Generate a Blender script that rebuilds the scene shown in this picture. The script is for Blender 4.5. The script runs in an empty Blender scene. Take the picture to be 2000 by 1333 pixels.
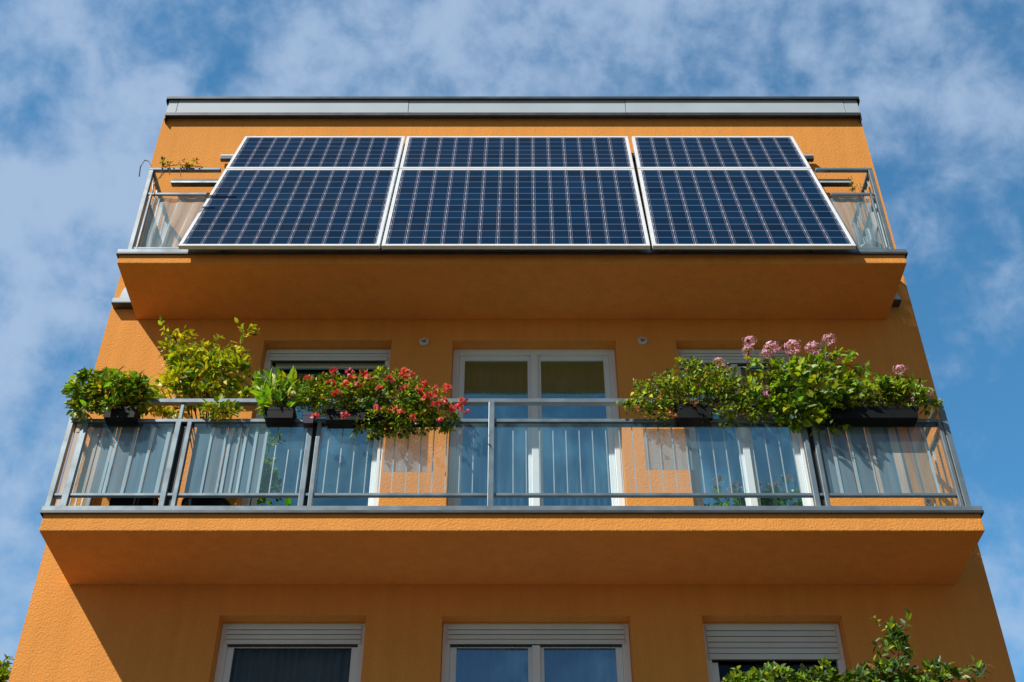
import bpy, math, random
from math import sin, cos, tan, radians, pi, sqrt, atan
from mathutils import Vector, Matrix

random.seed(7)
S = bpy.context.scene
COL = S.collection
PITCH = radians(40.0)
FPX = 2900 * tan(PITCH)          # focal length measured in photo pixels (photo is 2000 wide)
CAMY, CAMZ = -9.175, 1.6


def at(px, py, Y):
    """point on the vertical plane y=Y (metres) that a photo measurement belongs to"""
    a = (px - 1000.0) / FPX
    b = (666.5 - py) / FPX
    dy = cos(PITCH) - b * sin(PITCH)
    dz = sin(PITCH) + b * cos(PITCH)
    t = (Y - CAMY) / dy
    return Vector((a * t, Y, CAMZ + dz * t))


# ------------------------------------------------------------------ materials
def new_mat(name):
    m = bpy.data.materials.new(name)
    m.use_nodes = True
    nt = m.node_tree
    bs = nt.nodes.get('Principled BSDF')
    return m, nt, bs


def N(nt, t, **kw):
    n = nt.nodes.new(t)
    for k, v in kw.items():
        setattr(n, k, v)
    return n


def simple(name, col, rough=0.5, metal=0.0, noise=0.0, nscale=8.0, bump=0.0, bscale=60.0, spec=None):
    m, nt, bs = new_mat(name)
    bs.inputs['Base Color'].default_value = (*col, 1)
    bs.inputs['Roughness'].default_value = rough
    bs.inputs['Metallic'].default_value = metal
    if spec is not None:
        bs.inputs['Specular IOR Level'].default_value = spec
    tc = N(nt, 'ShaderNodeTexCoord')
    if noise > 0:
        nz = N(nt, 'ShaderNodeTexNoise')
        nz.inputs['Scale'].default_value = nscale
        nz.inputs['Detail'].default_value = 6
        nt.links.new(tc.outputs['Object'], nz.inputs['Vector'])
        mr = N(nt, 'ShaderNodeMapRange')
        mr.inputs['From Min'].default_value = 0.3
        mr.inputs['From Max'].default_value = 0.7
        mr.inputs['To Min'].default_value = 1 - noise
        mr.inputs['To Max'].default_value = 1 + noise
        nt.links.new(nz.outputs['Fac'], mr.inputs['Value'])
        mx = N(nt, 'ShaderNodeVectorMath', operation='SCALE')
        mx.inputs[0].default_value = col
        nt.links.new(mr.outputs['Result'], mx.inputs['Scale'])
        nt.links.new(mx.outputs['Vector'], bs.inputs['Base Color'])
        mr2 = N(nt, 'ShaderNodeMapRange')
        mr2.inputs['To Min'].default_value = max(0.03, rough - 0.12)
        mr2.inputs['To Max'].default_value = min(1, rough + 0.12)
        nt.links.new(nz.outputs['Fac'], mr2.inputs['Value'])
        nt.links.new(mr2.outputs['Result'], bs.inputs['Roughness'])
    if bump > 0:
        n2 = N(nt, 'ShaderNodeTexNoise')
        n2.inputs['Scale'].default_value = bscale
        n2.inputs['Detail'].default_value = 3
        nt.links.new(tc.outputs['Object'], n2.inputs['Vector'])
        bp = N(nt, 'ShaderNodeBump')
        bp.inputs['Strength'].default_value = bump
        bp.inputs['Distance'].default_value = 0.01
        nt.links.new(n2.outputs['Fac'], bp.inputs['Height'])
        nt.links.new(bp.outputs['Normal'], bs.inputs['Normal'])
    return m


def stucco_mat():
    m, nt, bs = new_mat('orange_stucco')
    tc = N(nt, 'ShaderNodeTexCoord')
    base = (0.80, 0.340, 0.080)
    # broad weathering + fine grain
    n1 = N(nt, 'ShaderNodeTexNoise'); n1.inputs['Scale'].default_value = 0.9; n1.inputs['Detail'].default_value = 5
    n1.inputs['Roughness'].default_value = 0.62
    n2 = N(nt, 'ShaderNodeTexNoise'); n2.inputs['Scale'].default_value = 75; n2.inputs['Detail'].default_value = 4
    for n in (n1, n2):
        nt.links.new(tc.outputs['Object'], n.inputs['Vector'])
    # vertical rain streaks: noise stretched along z
    mp = N(nt, 'ShaderNodeMapping'); mp.inputs['Scale'].default_value = (9, 9, 0.35)
    nt.links.new(tc.outputs['Object'], mp.inputs['Vector'])
    n3 = N(nt, 'ShaderNodeTexNoise'); n3.inputs['Scale'].default_value = 1.0; n3.inputs['Detail'].default_value = 4
    nt.links.new(mp.outputs['Vector'], n3.inputs['Vector'])
    def rng(src, a, b, c, d):
        mr = N(nt, 'ShaderNodeMapRange')
        for k, v in zip(('From Min', 'From Max', 'To Min', 'To Max'), (a, b, c, d)):
            mr.inputs[k].default_value = v
        nt.links.new(src, mr.inputs['Value'])
        return mr.outputs['Result']
    a = rng(n1.outputs['Fac'], .3, .7, .94, 1.05)
    b = rng(n2.outputs['Fac'], .3, .7, .93, 1.06)
    c = rng(n3.outputs['Fac'], .35, .75, 1.02, .92)
    p = N(nt, 'ShaderNodeMath', operation='MULTIPLY'); nt.links.new(a, p.inputs[0]); nt.links.new(b, p.inputs[1])
    q = N(nt, 'ShaderNodeMath', operation='MULTIPLY'); nt.links.new(p.outputs[0], q.inputs[0]); nt.links.new(c, q.inputs[1])
    sc = N(nt, 'ShaderNodeVectorMath', operation='SCALE'); sc.inputs[0].default_value = base
    nt.links.new(q.outputs[0], sc.inputs['Scale'])
    nt.links.new(sc.outputs['Vector'], bs.inputs['Base Color'])
    bs.inputs['Roughness'].default_value = 0.92
    bs.inputs['Specular IOR Level'].default_value = 0.15
    # plaster relief
    v = N(nt, 'ShaderNodeTexVoronoi'); v.inputs['Scale'].default_value = 62
    v.feature = 'SMOOTH_F1'
    wn = N(nt, 'ShaderNodeTexNoise'); wn.inputs['Scale'].default_value = 26; wn.inputs['Detail'].default_value = 5
    nt.links.new(tc.outputs['Object'], wn.inputs['Vector'])
    mxv = N(nt, 'ShaderNodeVectorMath', operation='MULTIPLY_ADD')
    mxv.inputs[1].default_value = (0.04, 0.04, 0.04)
    nt.links.new(wn.outputs['Color'], mxv.inputs[0]); nt.links.new(tc.outputs['Object'], mxv.inputs[2])
    nt.links.new(mxv.outputs['Vector'], v.inputs['Vector'])
    h = N(nt, 'ShaderNodeMath', operation='ADD')
    nt.links.new(v.outputs['Distance'], h.inputs[0]); nt.links.new(n2.outputs['Fac'], h.inputs[1])
    bp = N(nt, 'ShaderNodeBump'); bp.inputs['Strength'].default_value = 0.45; bp.inputs['Distance'].default_value = 0.008
    nt.links.new(h.outputs[0], bp.inputs['Height'])
    nt.links.new(bp.outputs['Normal'], bs.inputs['Normal'])
    return m


def solar_mat():
    m, nt, bs = new_mat('solar_cells')
    uv = N(nt, 'ShaderNodeUVMap')
    sep = N(nt, 'ShaderNodeSeparateXYZ'); nt.links.new(uv.outputs['UV'], sep.inputs[0])
    def math(op, a, b=None, clamp=False):
        n = N(nt, 'ShaderNodeMath', operation=op); n.use_clamp = clamp
        for i, x in enumerate((a, b)):
            if x is None: continue
            if isinstance(x, (int, float)): n.inputs[i].default_value = x
            else: nt.links.new(x, n.inputs[i])
        return n.outputs[0]
    def dist(x):                      # distance to the nearest integer
        f = math('FRACT', math('ADD', x, 0.5))
        return math('ABSOLUTE', math('SUBTRACT', f, 0.5))
    def line(d, w, soft=0.012):
        return math('SUBTRACT', 1.0, math('DIVIDE', math('SUBTRACT', d, w), soft), True)
    du = dist(sep.outputs['X']); dv = dist(sep.outputs['Y'])
    gap = line(du, 0.013, .012)
    fl = line(math('ABSOLUTE', math('SUBTRACT', du, 0.095)), 0.006, .012)
    row = line(dv, 0.022, .03)
    dot = math('MULTIPLY', line(du, 0.026, .02), line(dv, 0.07, .05))
    seg = line(dv, 0.30, .1)
    f1 = math('MULTIPLY', gap, math('ADD', math('MULTIPLY', seg, .08), .36))
    f2 = math('MULTIPLY', fl, .27)
    f3 = math('MULTIPLY', row, .20)
    fac = math('MAXIMUM', math('MAXIMUM', f1, f2), math('MAXIMUM', f3, math('MULTIPLY', dot, .72)))
    # cell to cell tone variation
    fl1 = N(nt, 'ShaderNodeVectorMath', operation='FLOOR'); nt.links.new(uv.outputs['UV'], fl1.inputs[0])
    wn = N(nt, 'ShaderNodeTexWhiteNoise', noise_dimensions='3D'); nt.links.new(fl1.outputs[0], wn.inputs['Vector'])
    mr = N(nt, 'ShaderNodeMapRange'); mr.inputs['To Min'].default_value = .75; mr.inputs['To Max'].default_value = 1.2
    nt.links.new(wn.outputs['Value'], mr.inputs['Value'])
    sc = N(nt, 'ShaderNodeVectorMath', operation='SCALE'); sc.inputs[0].default_value = (0.0010, 0.021, 0.062)
    nt.links.new(mr.outputs['Result'], sc.inputs['Scale'])
    mx = N(nt, 'ShaderNodeMix', data_type='RGBA')
    nt.links.new(fac, mx.inputs['Factor']); nt.links.new(sc.outputs[0], mx.inputs['A'])
    mx.inputs['B'].default_value = (0.64, 0.63, 0.74, 1)
    nt.links.new(mx.outputs['Result'], bs.inputs['Base Color'])
    tc = N(nt, 'ShaderNodeTexCoord')
    nz = N(nt, 'ShaderNodeTexNoise'); nz.inputs['Scale'].default_value = 2.2; nz.inputs['Detail'].default_value = 5
    nt.links.new(tc.outputs['Object'], nz.inputs['Vector'])
    mr2 = N(nt, 'ShaderNodeMapRange'); mr2.inputs['To Min'].default_value = .12; mr2.inputs['To Max'].default_value = .42
    nt.links.new(nz.outputs['Fac'], mr2.inputs['Value'])
    nt.links.new(mr2.outputs['Result'], bs.inputs['Roughness'])
    bs.inputs['Specular IOR Level'].default_value = 0.22
    return m


def glass_mat(name, refl, tint, gl=(0.8, 0.93, 1.0), rough=0.02, wav=0.0, haze=0.0):
    """flat pane: mirror share + tinted see-through share"""
    m, nt, bs = new_mat(name)
    nt.nodes.remove(bs)
    out = nt.nodes['Material Output']
    g = N(nt, 'ShaderNodeBsdfGlossy'); g.inputs['Color'].default_value = (*gl, 1); g.inputs['Roughness'].default_value = rough
    t = N(nt, 'ShaderNodeBsdfTransparent'); t.inputs['Color'].default_value = (*tint, 1)
    fr = N(nt, 'ShaderNodeLayerWeight'); fr.inputs['Blend'].default_value = .5
    pw = N(nt, 'ShaderNodeMath', operation='POWER'); pw.inputs[1].default_value = 4
    nt.links.new(fr.outputs['Facing'], pw.inputs[0])
    ad = N(nt, 'ShaderNodeMath', operation='MULTIPLY_ADD'); ad.use_clamp = True
    ad.inputs[1].default_value = .6
    ad.inputs[2].default_value = refl
    nt.links.new(pw.outputs[0], ad.inputs[0])
    mix = N(nt, 'ShaderNodeMixShader')
    nt.links.new(ad.outputs[0], mix.inputs[0]); nt.links.new(t.outputs[0], mix.inputs[1]); nt.links.new(g.outputs[0], mix.inputs[2])
    nt.links.new(mix.outputs[0], out.inputs['Surface'])
    if haze > 0:                       # uneven milky blue film: sun haze on the glass painted as diffuse colour
        df = N(nt, 'ShaderNodeBsdfDiffuse'); df.inputs['Color'].default_value = (.36, .74, .90, 1)
        tcd = N(nt, 'ShaderNodeTexCoord'); mpd = N(nt, 'ShaderNodeMapping'); mpd.inputs['Scale'].default_value = (7, 7, 1.1)
        nt.links.new(tcd.outputs['Object'], mpd.inputs['Vector'])
        nd = N(nt, 'ShaderNodeTexNoise'); nd.inputs['Scale'].default_value = 1.3; nd.inputs['Detail'].default_value = 5
        nt.links.new(mpd.outputs[0], nd.inputs['Vector'])
        md = N(nt, 'ShaderNodeMapRange'); md.inputs['From Min'].default_value = .3; md.inputs['From Max'].default_value = .72
        md.inputs['To Min'].default_value = haze * .45; md.inputs['To Max'].default_value = haze * 1.7
        nt.links.new(nd.outputs['Fac'], md.inputs['Value'])
        mix2 = N(nt, 'ShaderNodeMixShader'); nt.links.new(md.outputs[0], mix2.inputs[0])
        nt.links.new(mix.outputs[0], mix2.inputs[1]); nt.links.new(df.outputs[0], mix2.inputs[2])
        nt.links.new(mix2.outputs[0], out.inputs['Surface'])
    if wav > 0:
        tc = N(nt, 'ShaderNodeTexCoord')
        nz = N(nt, 'ShaderNodeTexNoise'); nz.inputs['Scale'].default_value = 1.6; nz.inputs['Detail'].default_value = 1
        nt.links.new(tc.outputs['Object'], nz.inputs['Vector'])
        bp = N(nt, 'ShaderNodeBump'); bp.inputs['Strength'].default_value = wav; bp.inputs['Distance'].default_value = .02
        nt.links.new(nz.outputs['Fac'], bp.inputs['Height'])
        nt.links.new(bp.outputs['Normal'], g.inputs['Normal'])
    return m


def sheet_mat(name, col, see=0.25, rough=0.25, tint=(0.8, 0.85, 0.9)):
    """semi-transparent plastic sheet"""
    m, nt, bs = new_mat(name)
    out = nt.nodes['Material Output']
    tc = N(nt, 'ShaderNodeTexCoord')
    mp = N(nt, 'ShaderNodeMapping'); mp.inputs['Scale'].default_value = (22, 22, 1.3)
    nt.links.new(tc.outputs['Object'], mp.inputs['Vector'])
    nz = N(nt, 'ShaderNodeTexNoise'); nz.inputs['Scale'].default_value = 1; nz.inputs['Detail'].default_value = 4
    nt.links.new(mp.outputs[0], nz.inputs['Vector'])
    mr = N(nt, 'ShaderNodeMapRange'); mr.inputs['From Min'].default_value = .3; mr.inputs['From Max'].default_value = .7
    mr.inputs['To Min'].default_value = .8; mr.inputs['To Max'].default_value = 1.25
    nt.links.new(nz.outputs['Fac'], mr.inputs['Value'])
    sc = N(nt, 'ShaderNodeVectorMath', operation='SCALE'); sc.inputs[0].default_value = col
    nt.links.new(mr.outputs[0], sc.inputs['Scale'])
    nt.links.new(sc.outputs[0], bs.inputs['Base Color'])
    bs.inputs['Roughness'].default_value = rough
    t = N(nt, 'ShaderNodeBsdfTransparent'); t.inputs['Color'].default_value = (*tint, 1)
    mix = N(nt, 'ShaderNodeMixShader'); mix.inputs[0].default_value = see
    nt.links.new(bs.outputs[0], mix.inputs[1]); nt.links.new(t.outputs[0], mix.inputs[2])
    nt.links.new(mix.outputs[0], out.inputs['Surface'])
    return m


def leaf_mat(name, col, trans=0.35, rough=0.42):
    m, nt, bs = new_mat(name)
    out = nt.nodes['Material Output']
    geo = N(nt, 'ShaderNodeNewGeometry')
    mr = N(nt, 'ShaderNodeMapRange'); mr.inputs['To Min'].default_value = .6; mr.inputs['To Max'].default_value = 1.4
    nt.links.new(geo.outputs['Random Per Island'], mr.inputs['Value'])
    sc = N(nt, 'ShaderNodeVectorMath', operation='SCALE'); sc.inputs[0].default_value = col
    nt.links.new(mr.outputs[0], sc.inputs['Scale'])
    nt.links.new(sc.outputs[0], bs.inputs['Base Color'])
    bs.inputs['Roughness'].default_value = rough
    bs.inputs['Specular IOR Level'].default_value = .45
    tr = N(nt, 'ShaderNodeBsdfTranslucent')
    sc2 = N(nt, 'ShaderNodeVectorMath', operation='MULTIPLY'); sc2.inputs[1].default_value = (1.5, 1.35, .5)
    nt.links.new(sc.outputs[0], sc2.inputs[0]); nt.links.new(sc2.outputs[0], tr.inputs['Color'])
    mix = N(nt, 'ShaderNodeMixShader'); mix.inputs[0].default_value = trans
    nt.links.new(bs.outputs[0], mix.inputs[1]); nt.links.new(tr.outputs[0], mix.inputs[2])
    nt.links.new(mix.outputs[0], out.inputs['Surface'])
    return m


M = {}
M['stucco'] = stucco_mat()
M['solar'] = solar_mat()
M['alu'] = simple('white_aluminium', (0.74, 0.79, 0.84), .42, .0, noise=.05, nscale=5)
M['alu_back'] = simple('panel_backsheet', (0.55, 0.55, 0.55), .6)
M['fascia'] = simple('zinc_fascia', (0.44, 0.53, 0.60), .6, .0, noise=.10, nscale=1.2)
M['darkmetal'] = simple('dark_grey_metal', (0.075, 0.09, 0.105), .45, .5, noise=.15, nscale=6)
M['rail'] = simple('blue_grey_rail_paint', (0.20, 0.265, 0.31), .38, .35, noise=.16, nscale=7)
M['raildark'] = simple('dark_rail_gasket', (0.018, 0.022, 0.026), .5, .2)
M['baluster'] = simple('pale_steel', (0.56, 0.66, 0.72), .35, .25, noise=.12, nscale=9)
M['white'] = simple('white_window_plastic', (0.78, 0.86, 0.90), .38, noise=.04, nscale=3)
M['shutter'] = simple('grey_white_shutter', (0.66, 0.77, 0.82), .5, noise=.06, nscale=4)
M['groove'] = simple('shutter_groove', (0.06, 0.06, 0.06), .8)
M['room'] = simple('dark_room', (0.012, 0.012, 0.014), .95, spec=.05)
M['curtain'] = simple('sheer_curtain', (0.66, 0.72, 0.76), .9, noise=.1, nscale=5)
M['glass'] = glass_mat('window_glass', .52, (.84, .88, .92), (.42, .90, 1.0), .0, .16)
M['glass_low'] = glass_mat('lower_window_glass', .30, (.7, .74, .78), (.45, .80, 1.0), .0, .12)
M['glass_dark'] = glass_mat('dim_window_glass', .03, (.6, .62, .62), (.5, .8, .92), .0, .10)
M['railglass'] = glass_mat('rail_glass', .045, (.97, .985, .99), (.85, .95, 1), .03, .25, haze=.04)
M['sheet_blue'] = sheet_mat('smoke_blue_sheet', (.13, .23, .31), .05)
M['sheet_grey'] = sheet_mat('smoke_grey_sheet', (.20, .27, .32), .08)
M['sheet_pale'] = sheet_mat('pale_seam_sheet', (.50, .66, .74), .05)
M['sheet_beige'] = sheet_mat('beige_sheet', (.62, .52, .44), .08)
M['sheet_tan'] = sheet_mat('tan_sheet', (.50, .36, .24), .25, tint=(1, .85, .7))
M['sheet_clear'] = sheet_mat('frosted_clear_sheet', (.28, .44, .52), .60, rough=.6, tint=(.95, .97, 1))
M['sheet_haze'] = sheet_mat('hazy_blue_sheet', (.22, .36, .44), .35, rough=.5, tint=(.9, .95, 1))
M['box'] = simple('black_planter_plastic', (0.006, 0.008, 0.010), .62, noise=.2, nscale=10, spec=.2)
M['pot_purple'] = simple('dark_violet_pot', (0.03, 0.025, 0.06), .4)
M['soil'] = simple('potting_soil', (0.03, 0.02, 0.013), .95, bump=.8, bscale=50)
M['stem'] = simple('green_brown_stem', (0.10, 0.085, 0.03), .7, noise=.3, nscale=30)
M['twig'] = simple('dry_twig', (0.12, 0.07, 0.035), .8)
M['leaf_light'] = leaf_mat('leaf_light', (.36, .46, .03))
M['leaf_mid'] = leaf_mat('leaf_mid', (.16, .28, .02))
M['leaf_dark'] = leaf_mat('leaf_dark', (.045, .11, .014), .25)
M['leaf_yellow'] = leaf_mat('leaf_yellow', (.60, .58, .03))
M['leaf_rust'] = leaf_mat('leaf_rust', (.36, .15, .04))
M['leaf_fresh'] = leaf_mat('leaf_fresh', (.22, .46, .025), .4)
M['leaf_grey'] = leaf_mat('leaf_grey', (.12, .20, .08), .25)
M['red'] = leaf_mat('red_petal', (.72, .06, .09), .3)
M['coral'] = leaf_mat('coral_petal', (.85, .24, .24), .3)
M['pink'] = leaf_mat('pink_petal', (.66, .32, .55), .25)
M['palepink'] = leaf_mat('pale_pink_petal', (.80, .50, .68), .25)
M['whitepet'] = leaf_mat('white_petal', (.85, .85, .80), .25)
M['lampwhite'] = simple('off_white_plastic', (0.62, 0.60, 0.55), .45)
M['bark'] = simple('grey_bark', (0.13, 0.10, 0.075), .9, noise=.3, nscale=12, bump=.8, bscale=30)
M['paving'] = simple('beige_paving', (0.085, 0.052, 0.028), .9, noise=.18, nscale=.6, bump=.3, bscale=12)
M['lawn'] = simple('lawn_green', (0.05, 0.052, 0.015), .95, noise=.3, nscale=1.5, bump=.8, bscale=40)
M['roofing'] = simple('roof_gravel', (0.25, 0.24, 0.22), .95, noise=.2, nscale=10, bump=.5, bscale=60)


# ------------------------------------------------------------------ mesh helpers
class MB:
    def __init__(s):
        s.v = []; s.f = []; s.mi = []; s.uv = None

    def face(s, pts, mi=0):
        b = len(s.v); s.v += [tuple(p) for p in pts]
        s.f.append(tuple(range(b, b + len(pts)))); s.mi.append(mi)

    def box(s, x0, x1, y0, y1, z0, z1, mi=0):
        b = len(s.v)
        s.v += [(x, y, z) for z in (z0, z1) for y in (y0, y1) for x in (x0, x1)]
        for q in ((0, 2, 3, 1), (4, 5, 7, 6), (0, 1, 5, 4), (2, 6, 7, 3), (0, 4, 6, 2), (1, 3, 7, 5)):
            s.f.append(tuple(b + i for i in q)); s.mi.append(mi)
        return s

    def bar(s, p, q, w, h, up=(0, 0, 1), mi=0):
        """box beam from p to q"""
        p = Vector(p); q = Vector(q); d = (q - p).normalized()
        u = Vector(up); r = d.cross(u)
        if r.length < 1e-5: r = d.cross(Vector((0, 1, 0)))
        r.normalize(); u = r.cross(d).normalized()
        b = len(s.v)
        for e in (p, q):
            for a, c in ((-1, -1), (1, -1), (1, 1), (-1, 1)):
                s.v.append(tuple(e + r * (a * w / 2) + u * (c * h / 2)))
        for k in range(4):
            s.f.append((b + k, b + (k + 1) % 4, b + 4 + (k + 1) % 4, b + 4 + k)); s.mi.append(mi)
        s.f.append((b + 3, b + 2, b + 1, b)); s.f.append((b + 4, b + 5, b + 6, b + 7)); s.mi += [mi, mi]
        return s

    def tube(s, pts, rad, n=6, mi=0):
        pts = [Vector(p) for p in pts]
        if not isinstance(rad, (list, tuple)): rad = [rad] * len(pts)
        base = len(s.v)
        for i, p in enumerate(pts):
            d = (pts[min(i + 1, len(pts) - 1)] - pts[max(i - 1, 0)])
            if d.length < 1e-6: d = Vector((0, 0, 1))
            d.normalize()
            r = d.cross(Vector((0.31, 0.2, 0.93)));
            if r.length < 1e-3: r = d.cross(Vector((1, 0, 0)))
            r.normalize(); u = r.cross(d)
            for k in range(n):
                a = 2 * pi * k / n
                s.v.append(tuple(p + (r * cos(a) + u * sin(a)) * rad[i]))
        for i in range(len(pts) - 1):
            for k in range(n):
                a = base + i * n + k; b = base + i * n + (k + 1) % n
                s.f.append((a, b, b + n, a + n)); s.mi.append(mi)
        s.f.append(tuple(base + k for k in range(n))[::-1]); s.mi.append(mi)
        e = base + (len(pts) - 1) * n
        s.f.append(tuple(e + k for k in range(n))); s.mi.append(mi)
        return s

    def lathe(s, c, prof, n=24, axis='z', mi=0):
        b = len(s.v); c = Vector(c)
        for r, h in prof:
            for k in range(n):
                a = 2 * pi * k / n
                if axis == 'z': s.v.append(tuple(c + Vector((r * cos(a), r * sin(a), h))))
                else: s.v.append(tuple(c + Vector((r * cos(a), h, r * sin(a)))))
        for i in range(len(prof) - 1):
            for k in range(n):
                a = b + i * n + k; d = b + i * n + (k + 1) % n
                s.f.append((a, d, d + n, a + n)); s.mi.append(mi)
        s.f.append(tuple(b + k for k in range(n))); s.mi.append(mi)
        e = b + (len(prof) - 1) * n
        s.f.append(tuple(e + k for k in range(n))); s.mi.append(mi)
        return s

    def leaf(s, p, d, nrm, L, W, mi=0, fold=.18, droop=.15):
        d = d.normalized(); side = d.cross(nrm)
        if side.length < 1e-4: side = d.cross(Vector((0.3, 0.5, 0.8)))
        side.normalize(); n = side.cross(d).normalized()
        b = len(s.v)
        s.v += [tuple(p), tuple(p + d * L * .33 + side * W * .5 + n * W * fold), tuple(p + d * L * .36 - n * 0),
                tuple(p + d * L * .33 - side * W * .5 + n * W * fold),
                tuple(p + d * L * .70 + side * W * .36 + n * (W * fold - L * droop * .5)),
                tuple(p + d * L * .72 - n * L * droop * .5),
                tuple(p + d * L * .70 - side * W * .36 + n * (W * fold - L * droop * .5)),
                tuple(p + d * L - n * L * droop)]
        for q in ((0, 1, 2), (0, 2, 3), (1, 4, 5, 2), (2, 5, 6, 3), (4, 7, 5), (5, 7, 6)):
            s.f.append(tuple(b + i for i in q)); s.mi.append(mi)

    def build(s, name, mats, parent=None, bevel=0, smooth=False, loc=None):
        if not isinstance(mats, (list, tuple)): mats = [mats]
        me = bpy.data.meshes.new(name)
        v = s.v
        if loc is not None:
            lv = Vector(loc); v = [tuple(Vector(p) - lv) for p in v]
        me.from_pydata(v, [], s.f)
        for m in mats: me.materials.append(m)
        if len(mats) > 1: me.polygons.foreach_set('material_index', s.mi)
        if smooth: me.polygons.foreach_set('use_smooth', [True] * len(s.f))
        if s.uv:
            ul = me.uv_layers.new(name='UVMap')
            for i, uvp in enumerate(s.uv): ul.data[i].uv = uvp
        me.update()
        o = bpy.data.objects.new(name, me); COL.objects.link(o)
        if loc is not None: o.location = loc
        if parent is not None:
            o.parent = parent
            if parent.type == 'EMPTY' or True:
                o.matrix_parent_inverse = world_inv(parent)
        if bevel:
            b = o.modifiers.new('bevel', 'BEVEL'); b.width = bevel; b.segments = 2; b.limit_method = 'ANGLE'
        return o


def world_inv(o):
    m = Matrix.Translation(o.location)
    while o.parent is not None:
        o = o.parent
        if o.parent is None: pass
    # every root sits at its own location without rotation; meshes below have world-space coordinates
    r = Matrix.Translation(o.location)
    return r.inverted()


def root(name, loc, label, cat, group=None):
    o = bpy.data.objects.new(name, None); COL.objects.link(o)
    o.empty_display_size = .2
    o.location = loc; o['label'] = label; o['category'] = cat
    if group: o['group'] = group
    return o


# children keep world-space vertex coordinates; sub-parts must not subtract the root twice
def part(mb, name, mats, parent, **kw):
    o = mb.build(name, mats, None, **kw)
    o.parent = parent
    if parent.parent is None:
        o.matrix_parent_inverse = Matrix.Translation(parent.location).inverted()
    return o


def tag(o, label, cat=None, group=None):
    o['label'] = label
    if cat: o['category'] = cat
    if group: o['group'] = group
    return o


# ------------------------------------------------------------------ key dimensions
HW = 3.94                       # half width of the facade
Z_SOF_L = CAMZ + 5.069          # underside of the lower balcony
Z_SOF_U = CAMZ + 7.969          # underside of the upper balcony
Z_TOP_L = Z_SOF_L + .215
Z_TOP_U = Z_SOF_U + .165
C_L, C_U = .85, .80             # balcony depths
Z_SOF_1 = Z_SOF_L - 2.9
Z_TOP_1 = Z_SOF_1 + .215
Z_WALL = at(1000, 231, 0).z
Z_ROOF = at(1000, 191, -.03).z
REV = .13                       # reveal depth
BACK = 8.5

# ------------------------------------------------------------------ building
bld = root('apartment_building', (0, 0, 0),
           'orange stucco apartment building with flat grey metal roof edge and two stacked balconies', 'building')

# window openings: x0, x1, z0, z1, kind, shutter drop
def wz(py): return at(1000, py, REV).z
def wx(px, py): return at(px, py, REV).x
OPEN = []
zt = wz(682)
OPEN += [dict(x0=wx(520, 682), x1=wx(767, 682), z0=Z_TOP_L + .03, z1=zt, k='tilt', sh=zt - wz(706)),
         dict(x0=wx(885, 682), x1=wx(1201, 682), z0=Z_TOP_L + .03, z1=zt, k='door', sh=0),
         dict(x0=wx(1317, 682), x1=wx(1541, 682), z0=Z_TOP_L + .03, z1=zt, k='double', sh=zt - wz(711))]
zt1 = wz(1217)
OPEN += [dict(x0=wx(435, 1217), x1=wx(718, 1217), z0=Z_TOP_1 + .03, z1=zt1, k='curtain', sh=zt1 - wz(1260)),
         dict(x0=wx(865, 1217), x1=wx(1228, 1217), z0=Z_TOP_1 + .03, z1=zt1, k='double', sh=zt1 - wz(1260)),
         dict(x0=wx(1367, 1217), x1=wx(1638, 1217), z0=Z_TOP_1 + .03, z1=zt1, k='dark', sh=zt1 - wz(1290))]
for a in OPEN[:3]:
    OPEN.append(dict(a, z0=Z_TOP_U + .03, z1=a['z1'] - Z_TOP_L + Z_TOP_U, k='double', sh=0.1))
for a in OPEN[3:6]:
    OPEN.append(dict(a, z0=1.0, z1=2.55, k='double', sh=0.15))

# facade with holes
mb = MB()
xs = sorted({-HW, HW} | {round(o[k], 4) for o in OPEN for k in ('x0', 'x1')})
for o in OPEN:
    for k in ('x0', 'x1'): o[k] = round(o[k], 4)
    for k in ('z0', 'z1'): o[k] = round(o[k], 4)
zs = sorted({0.0, round(Z_WALL + .12, 4)} | {o[k] for o in OPEN for k in ('z0', 'z1')})
for i in range(len(xs) - 1):
    for j in range(len(zs) - 1):
        cx = (xs[i] + xs[i + 1]) / 2; cz = (zs[j] + zs[j + 1]) / 2
        if any(o['x0'] < cx < o['x1'] and o['z0'] < cz < o['z1'] for o in OPEN): continue
        mb.face([(xs[i], 0, zs[j]), (xs[i + 1], 0, zs[j]), (xs[i + 1], 0, zs[j + 1]), (xs[i], 0, zs[j + 1])])
for o in OPEN:
    x0, x1, z0, z1 = o['x0'], o['x1'], o['z0'], o['z1']; r = REV + .12
    mb.face([(x0, 0, z0), (x0, 0, z1), (x0, r, z1), (x0, r, z0)])
    mb.face([(x1, 0, z0), (x1, r, z0), (x1, r, z1), (x1, 0, z1)])
    mb.face([(x0, 0, z1), (x1, 0, z1), (x1, r, z1), (x0, r, z1)])
    mb.face([(x0, 0, z0), (x0, r, z0), (x1, r, z0), (x1, 0, z0)])
ztp = Z_WALL + .12
mb.face([(-HW, 0, 0), (-HW, 0, ztp), (-HW, BACK, ztp), (-HW, BACK, 0)])
mb.face([(HW, 0, 0), (HW, BACK, 0), (HW, BACK, ztp), (HW, 0, ztp)])
mb.face([(-HW, BACK, 0), (-HW, BACK, ztp), (HW, BACK, ztp), (HW, BACK, 0)])
wall = part(mb, 'wall', M['stucco'], bld)

mb = MB(); mb.box(-HW + .02, HW - .02, .05, BACK - .02, Z_WALL - .2, Z_WALL + .1)
part(mb, 'roof', M['roofing'], bld)

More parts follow.
